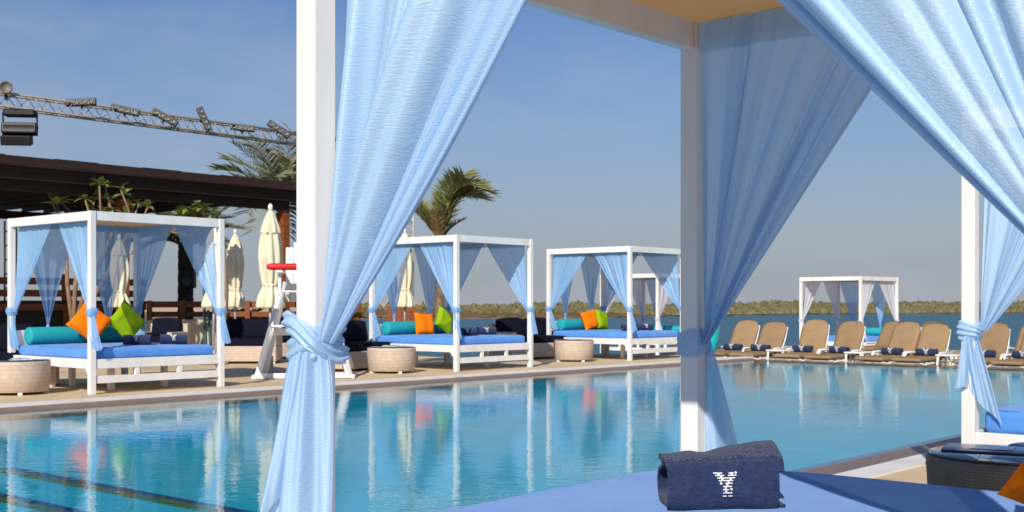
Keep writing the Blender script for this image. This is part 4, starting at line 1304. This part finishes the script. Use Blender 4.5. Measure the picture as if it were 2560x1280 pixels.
def bar():
    b = thing('pool_bar', 'dark wooden bar with brown plank shelves under the pergola', 'bar', uv(12.6, 27.0), ROT_U)
    MB().box((0, 0, .55), (8.0, .6, 1.1)).build('counter', M['black'], b)
    MB().box((0, -.05, 1.13), (8.2, .8, .06)).build('worktop', M['dark_wood'], b)
    for k, z_ in enumerate((1.34, 1.62, 1.02)):
        MB().box((0, -.36 - .02 * k, z_), (8.0, .05, .16)).build('plank', M['wood'], b)
    for x_ in (-3.8, -1.9, 0, 1.9, 3.8):
        MB().box((x_, -.30, .90), (.14, .08, 1.8)).build('upright', M['wood'], b)
    return b
bar()
def fence(label, p, q, h=1.2, posts=4, rails=((1.09, .19), (.80, .16))):
    p = Vector(p); q = Vector(q)
    f = thing('wooden_fence', label, 'fence', p, math.atan2(q.y - p.y, q.x - p.x))
    L = (q - p).length
    pm = MB().box((0, 0, h / 2), (.12, .10, h)).mesh('post', M['wood'])
    for k in range(posts):
        o = link('post', pm, f); o.location = (L * k / (posts - 1), -.075, 0)
    for z_, hh in rails:
        MB().box((L / 2, 0, z_), (L, .04, hh)).build('rail', M['wood'], f)
    return f
fence('orange brown two-rail wooden fence behind the parasols', at(375, 29.2), at(700, 29.6), posts=5, rails=((1.08, .15), (.84, .13)), h=1.17)
fence('orange brown two-rail fence running towards the lifeguard chair', at(704, 29.6), at(893, 30.5), posts=4, rails=((1.08, .15), (.84, .13)), h=1.17)
fence('orange brown fence behind the left half of the large left cabana', at(-40, 31.5), at(352, 34.5), posts=6)
g = thing('gate_post', 'tall brown wooden gate post right of the near curtain', 'post', at(884, 31.5))
MB().box((0, 0, .98), (.19, .19, 1.96)).build('shaft', M['wood'], g)
MB().box((.05, -.12, .55), (.30, .06, 1.1)).build('boards', M['wood'], g)
g = thing('plank_screen', 'brown wooden plank screen behind the bed of the middle cabana', 'screen', at(1004, 27.4))
for k in range(6): MB().box((-.28 + k * .112, 0, .52), (.108, .03, 1.04)).build('plank', M['wood'], g)
MB().box((0, .035, .3), (.7, .03, .1)).build('batten', M['wood'], g)
tag(MB().box((0, 0, .36), (1.7, .35, .72), None, .02).build('low_wall', M['stone_wall'], None, at(462, 28.6), R(3)), 'low beige rendered wall under the fence behind the cabana', 'wall')
tag(MB().box((0, 0, .30), (1.0, 1.0, .60), None, .03).build('stone_planter', M['stone_wall'], None, at(172, 25.2), ROT_U), 'beige square planter at the foot of the frangipani tree', 'planter')

g = thing('folding_stand', 'dark teal folding stand leaning by the fence behind the left cabana', 'stand', at(517, 28.4))
M['teal_metal'] = mat('teal_painted_metal', (0.02, 0.10, 0.095), 0.45, (0.015, 0.075, 0.07), scale=7)
MB().beam((-.04, 0, 0), (-.10, .1, 2.1), .06, .05).build('mast', M['teal_metal'], g)
MB().beam((.10, -.05, 0), (.02, .05, .95), .05, .05).build('strut', M['teal_metal'], g)
MB().beam((-.16, -.1, 0), (.16, .45, 1.25), .045, .045).build('strut', M['teal_metal'], g)
MB().beam((-.08, .02, .62), (.12, .12, .62), .04, .04).build('crossbar', M['teal_metal'], g)
def truss():
    t = thing('lighting_truss', 'long aluminium lighting truss high above the pergola', 'truss', uv(19.55, 23.75, 5.1), ROT_U)
    # four chords along local -x..+x, lattice between
    X0, X1, s = -13.5, 4.0, .27
    for y_ in (0, s):
        for z_ in (0, s):
            MB().tube([(X0, y_, z_), (X1, y_, z_)], .025, 8).build('chord', M['truss'], t)
    mb = MB(); x = X0; k = 0
    while x < X1 - .2:
        a, b_ = (0, s) if k % 2 else (s, 0)
        for y_ in (0, s): mb.tube([(x, y_, a), (x + .22, y_, b_)], .009, 5)
        mb.tube([(x, a, 0), (x + .22, b_, 0)], .009, 5); mb.tube([(x, a, s), (x + .22, b_, s)], .009, 5)
        x += .22; k += 1
    mb.build('lattice', M['truss'], t)
    W = cab_world(t)
    def put(px):
        # local x of the truss point seen in column px
        best = min((abs((W @ Vector((q / 50, 0, 0))).x / (W @ Vector((q / 50, 0, 0))).y - (px - 1280) / FPX), q / 50) for q in range(int(X0 * 50), int(X1 * 50)))
        return best[1]
    labs = ['first light bar from the left on the truss, tilted slightly up', 'second light bar from the left on the truss', 'third light bar on the truss, tilted steeply down to the right',
            'fourth light bar on the truss, standing almost upright', 'fifth light bar on the truss, lying level', 'last light bar on the truss, tilted down to the right']
    for lab, px, ang, dz, ln in zip(labs, (200, 309, 409, 507, 603, 694), (4, -12, -28, -66, -6, -33), (.30, .26, .22, .30, .22, .30), (.62, .62, .62, .58, .56, .62)):
        xx = put(px)
        p = W @ Vector((xx, -.06, dz - .02))
        b = thing('light_bar', lab, 'stage light', p, 0)
        b.rotation_euler = (R(-12), R(-ang), R(6))
        MB().box((0, 0, 0), (ln, .10, .15), None, .01).build('housing', M['lamp_body'], b)
        for k in range(4):
            mb = MB().lathe([(.052, 0), (.058, .006), (.058, .016), (.045, .02), (.043, .012)], 16)
            o = mb.build('lamp', M['lens'], b); o.location = ((k - 1.5) * ln / 4.4, -.05, 0); o.rotation_euler = (R(90), 0, 0)
        MB().box((0, .06, -.06), (.05, .03, .14)).build('clamp', M['black'], b)
    p = W @ Vector((put(46), -.1, -.12))
    fl = thing('floodlight', 'big black floodlight hanging under the left end of the truss', 'floodlight', p, R(8))
    MB().box((0, 0, 0), (.62, .3, .14), None, .03).build('hanger', M['black'], fl)
    for sx in (-1, 1): MB().box((sx * .33, -.02, -.22), (.03, .05, .46)).build('bracket', M['black'], fl)
    MB().box((0, -.05, -.33), (.68, .22, .22), Matrix.Rotation(R(-14), 3, 'X'), .02).build('upper_panel', M['black'], fl)
    MB().box((-.05, -.08, -.56), (.60, .20, .20), Matrix.Rotation(R(16), 3, 'X'), .02).build('lower_panel', M['black'], fl)
    mb = MB()
    for k in range(7): mb.box((0, -.165, -.26 - .024 * k), (.60, .012, .010), None, .002)
    mb.build('grille', M['lamp_body'], fl)
    p = W @ Vector((put(14), -.02, .37))
    dr = thing('round_spotlight', 'round grey spotlight on top of the left end of the truss', 'spotlight', p, R(-20))
    mb = MB().lathe([(.04, -.16), (.10, -.14), (.12, -.04), (.125, .10), (.13, .11), (.11, .115), (.10, .08)], 24)
    o = mb.build('drum', M['lamp_grey'], dr); o.rotation_euler = (R(90), 0, R(40))
    MB().box((0, 0, -.15), (.05, .05, .18)).build('clamp', M['black'], dr)
    tw = thing('truss_tower', 'upright lattice truss tower behind the closed parasol and the middle cabana', 'truss', at(1021, 33.0), R(10))
    s2 = .25
    for x_ in (-s2 / 2, s2 / 2):
        for y_ in (-s2 / 2, s2 / 2): MB().tube([(x_, y_, 0), (x_, y_, 5.3)], .022, 8).build('chord', M['truss'], tw)
    mb = MB(); z_ = 0; k = 0
    while z_ < 5.1:
        a = s2 / 2 * (1 if k % 2 else -1)
        for y_ in (-s2 / 2, s2 / 2):
            mb.tube([(a, y_, z_), (-a, y_, z_ + .22)], .009, 5); mb.tube([(y_, a, z_), (y_, -a, z_ + .22)], .009, 5)
            mb.tube([(-s2 / 2, y_, z_), (s2 / 2, y_, z_)], .008, 5)
        z_ += .22; k += 1
    mb.build('lattice', M['truss'], tw)
    tw = thing('truss_tower', 'dark ladder-like truss tower at the left edge under the pergola', 'truss', at(26, 35.5), R(10))
    for x_ in (-.16, .16): MB().tube([(x_, 0, 0), (x_, 0, 3.55)], .03, 8).build('chord', M['black'], tw)
    for k in range(8): MB().tube([(-.16, 0, .3 + k * .42), (.16, 0, .3 + k * .42)], .022, 6).build('rung', M['black'], tw)
truss()
o = thing('speaker', 'black loudspeaker box strapped to the palm trunk behind the left cabana', 'speaker', at(470, 33.45, zrow(720, 33.45)))
MB().box((0, 0, .27), (.40, .30, .54), None, .02).build('cabinet', M['black'], o)
MB().lathe([(.13, 0), (.14, .01), (.12, .016), (.05, .004)], 20).build('cone', M['lamp_body'], o).matrix_local = Matrix.Translation((0, -.152, .2)) @ Matrix.Rotation(R(90), 4, 'X')
MB().box((0, .19, .30), (.1, .08, .1)).build('bracket', M['black'], o)

# ------------------------------------------------------------------ palms and frangipani
def frond_mesh(L, droop, leaflets, ll, m, seed, wind=(0, 0, 0), rise=.6, stiff=.5, lw=.034, blown=0.0):
    """one pinnate frond: arching rachis with leaflets, rooted at the origin, heading +x"""
    rnd = random.Random(seed)
    W = Vector(wind)
    pts = []
    for i in range(15):
        t = i / 14
        x = L * (t * math.cos(rise * (1 - t * .3)) )
        z = L * (math.sin(rise) * t - droop * t * t)
        if blown:
            x = L * (.16 * t + .50 * blown * t ** 2.3); z = L * (1.04 * t - .56 * blown * t ** 3.4 - .1 * droop * t * t)
        pts.append(Vector((x, 0, z)) + W * t * t * L)
    mb = MB()
    mb.tube(pts, [.026 * (1 - .85 * i / 14) for i in range(15)], 5)
    for k in range(leaflets):
        t = .12 + .88 * k / (leaflets - 1)
        i = min(13, int(t * 14)); f = t * 14 - i
        p = pts[i].lerp(pts[i + 1], f); d = (pts[i + 1] - pts[i]).normalized()
        side = d.cross(Vector((0, 0, 1)))
        side = side.normalized() if side.length > .05 else Vector((0, 1, 0))
        up = side.cross(d)
        for sg in (-1, 1):
            l = ll * (1 - .55 * abs(t - .4) ** 1.3) * rnd.uniform(.8, 1.1)
            dr = (d * rnd.uniform(.5, .8) + side * sg * rnd.uniform(.6, .9) + up * rnd.uniform(.05, .45) + W * .8 * t).normalized()
            w = dr.cross(up).normalized() * lw * .5 if dr.cross(up).length > .01 else side * lw * .5
            tip = p + dr * l + Vector((0, 0, -l * l * .22)) + W * .25 * l
            mid = p + dr * l * .5 + up * .0
            mb.add([p - w * .5, p + w * .5, mid + w, tip, mid - w], [(0, 1, 2, 3, 4)])
    return mb
def make_palm(label, loc, trunk_h, r0, r1, fronds, m_leaf, m_trunk, seed, spec, lean=(0, 0), rings=True):
    t = thing('palm_tree', label, 'palm', loc, 0)
    rnd = random.Random(seed)
    # trunk with old leaf-base scars
    mb = MB()
    nz_ = 44; n = 18
    def P(s, q):
        z = q * trunk_h; a = 2 * math.pi * s
        r = r0 + (r1 - r0) * q
        st = (z / .11 + (.5 if int(s * 9) % 2 else 0)) % 1.0
        r *= 1 + .16 * (1 - st) * (.7 + .3 * math.sin(9 * a + int(z / .11) * 2.1))
        return Vector((math.cos(a) * r + lean[0] * q * q, math.sin(a) * r + lean[1] * q * q, z))
    mb.grid(P, 36, int(trunk_h / .022), 1, trunk_h)
    mb.build('trunk', m_trunk, t)
    top = Vector((lean[0], lean[1], trunk_h))
    for k, s in enumerate(spec):
        az, L, rise, droop, wind, mm = s[:6]
        mesh = frond_mesh(L, droop, 58 if len(s) > 6 else 44, L * .34, mm, seed * 100 + k, wind, rise, blown=s[6] if len(s) > 6 else 0.0, lw=.034 if len(s) > 6 else .034)
        o = mesh.build('frond', mm, t)
        o.location = top + Vector((math.cos(az) * r1 * .5, math.sin(az) * r1 * .5, -.05 + .02 * (k % 5)))
        o.rotation_euler = (0, 0, az)
    return t
def wind_local(az, w):
    """world wind vector into the frond's own turned axes"""
    v = rotv(w, -az); return (v.x, v.y, w[2])
rnd = random.Random(21)
spec = []
for k in range(17):
    az = rnd.uniform(0, 2 * math.pi)
    if k < 10:      # blown over to the right
        spec.append((rnd.uniform(-.9, .8), rnd.uniform(1.5, 2.0), 1.3, rnd.uniform(.0, 1.0), (0, 0, 0), M['palm_leaf'] if rnd.random() < .85 else M['dead_frond'], rnd.uniform(.45, .85)))
    else:
        spec.append((rnd.uniform(2.3, 4.0), rnd.uniform(.95, 1.35), rnd.uniform(1.1, 1.4), rnd.uniform(.15, .4), (-.05, 0, .05), M['palm_leaf']))
for k in range(3): spec.append((rnd.uniform(-2.5, 1), rnd.uniform(.5, .8), rnd.uniform(.9, 1.3), rnd.uniform(.0, .3), (0, 0, 0), M['dead_frond']))
make_palm('short palm with its fronds blown to the right behind the middle cabana', at(1100, 27.5), 2.55, .155, .085, 24, M['palm_leaf'], M['palm_trunk'], 3, spec)
spec = []
for k in range(30):
    az = k * 2.4 + rnd.uniform(-.3, .3); f = k / 30
    spec.append((az, rnd.uniform(2.0, 2.7), 1.5 - 1.0 * f, .10 + .85 * f, (.03, 0, 0), M['palm_leaf_grey']))
make_palm('tall date palm rising behind the pergola next to the near post', at(706, 37.5), 4.15, .22, .17, 30, M['palm_leaf_grey'], M['palm_trunk_dark'], 4, spec)
spec = []
for k in range(22):
    az = k * 2.4 + rnd.uniform(-.3, .3); f = k / 22
    spec.append((az, rnd.uniform(1.2, 1.7), 1.45 - .95 * f, .18 + .55 * f, (.03, 0, 0), M['palm_leaf_grey'] if k % 4 else M['dead_frond']))
make_palm('dark palm with a loudspeaker on its trunk, seen between the curtains of the left cabana', at(464, 33.9), 2.75, .21, .19, 22, M['palm_leaf_grey'], M['palm_trunk_dark'], 5, spec)
spec = [(k * 2.4, rnd.uniform(.55, .75), 1.2 - .9 * k / 14, .3 + .3 * k / 14, (0, 0, 0), M['palm_leaf']) for k in range(14)]
make_palm('small potted palm at the foot of the brown gate post', at(858, 30.6), .62, .09, .07, 14, M['palm_leaf'], M['palm_trunk'], 6, spec)
spec = [(k * 2.4, rnd.uniform(.55, .8), 1.2 - .9 * k / 14, .3 + .3 * k / 14, (0, 0, 0), M['palm_leaf_grey']) for k in range(14)]
make_palm('small spiky palm below the second parasol', at(606, 31.0), .55, .09, .07, 14, M['palm_leaf_grey'], M['palm_trunk_dark'], 7, spec)

def leaf_rosette(mb, p, r, n, rnd):
    for k in range(n):
        a = 2 * math.pi * k / n + rnd.uniform(-.35, .35); e_ = rnd.uniform(-.35, .95)
        d = Vector((math.cos(a) * math.cos(e_), math.sin(a) * math.cos(e_), math.sin(e_)))
        L = r * rnd.uniform(.7, 1.1)
        s = d.cross(Vector((0, 0, 1))).normalized(); u_ = s.cross(d)
        vs = []; N = 5
        for i in range(N):
            t = i / (N - 1); w = .21 * L * math.sin(math.pi * (.12 + .80 * t ** .85)) * 1.25
            c = p + d * (L * t) - Vector((0, 0, .25 * L * t * t))
            vs += [c - s * w + u_ * w * .25, c, c + s * w + u_ * w * .25]
        fs = []
        for i in range(N - 1):
            for j in range(2):
                a0 = i * 3 + j; fs.append((a0, a0 + 1, a0 + 4, a0 + 3))
        mb.add(vs, fs, None, True)
def make_frangipani(label, base, forks, tips, seed, leaf=.30):
    t = thing('frangipani_tree', label, 'tree', base, 0)
    rnd = random.Random(seed)
    mb = MB(); lf = MB()
    b0 = Vector((0, 0, 0))
    fk = [f - base for f in forks]
    for f in fk:
        m_ = f * .5 + Vector((rnd.uniform(-.1, .1), rnd.uniform(-.1, .1), 0))
        mb.tube([b0, m_, f], [.055, .045, .034], 7)
    for tp in tips:
        q = tp - base
        f = min(fk, key=lambda w: (w - q).length)
        m_ = f.lerp(q, .5) + Vector((rnd.uniform(-.06, .06), rnd.uniform(-.06, .06), -.05))
        mb.tube([f, m_, q], [.030, .022, .017], 6)
        leaf_rosette(lf, q, leaf * rnd.uniform(.7, 1.05), rnd.randint(6, 8), rnd)
    mb.build('trunk', M['bark'], t)
    o = lf.build('crown', M['frangipani_leaf'], t); o['kind'] = 'stuff'
    return t
D1 = 24.6
rnd = random.Random(33)
tips = [at(px, D1 + rnd.uniform(-.5, .5), zrow(py, D1)) for px, py in ((122, 484), (142, 510), (152, 500), (248, 462), (262, 458), (238, 484), (268, 492), (300, 474), (310, 484), (330, 508), (348, 508), (255, 522), (276, 524), (212, 496), (225, 512), (318, 530), (370, 518))]
base = at(184, D1, .55)
forks = [at(165, D1, zrow(600, D1)), at(250, D1, zrow(575, D1)), at(285, D1 + .2, zrow(570, D1)), at(330, D1 + .1, zrow(565, D1)), at(222, D1 + .3, zrow(580, D1))]
make_frangipani('frangipani with bare branches and leaf tufts above the left cabana roof', base, forks, tips, 1)
tips = []
for k in range(26):
    px = rnd.uniform(420, 545); py = 512 + abs(px - 490) * .45 + rnd.uniform(0, 40)
    tips.append(at(px, D1 + rnd.uniform(-.6, .6), zrow(py, D1)))
base = at(556, D1 + .3, 0)
forks = [at(px, D1 + .2, zrow(590, D1)) for px in (548, 552, 558)]
make_frangipani('leafy frangipani behind the right corner of the left cabana roof', base, forks, tips, 2, .28)
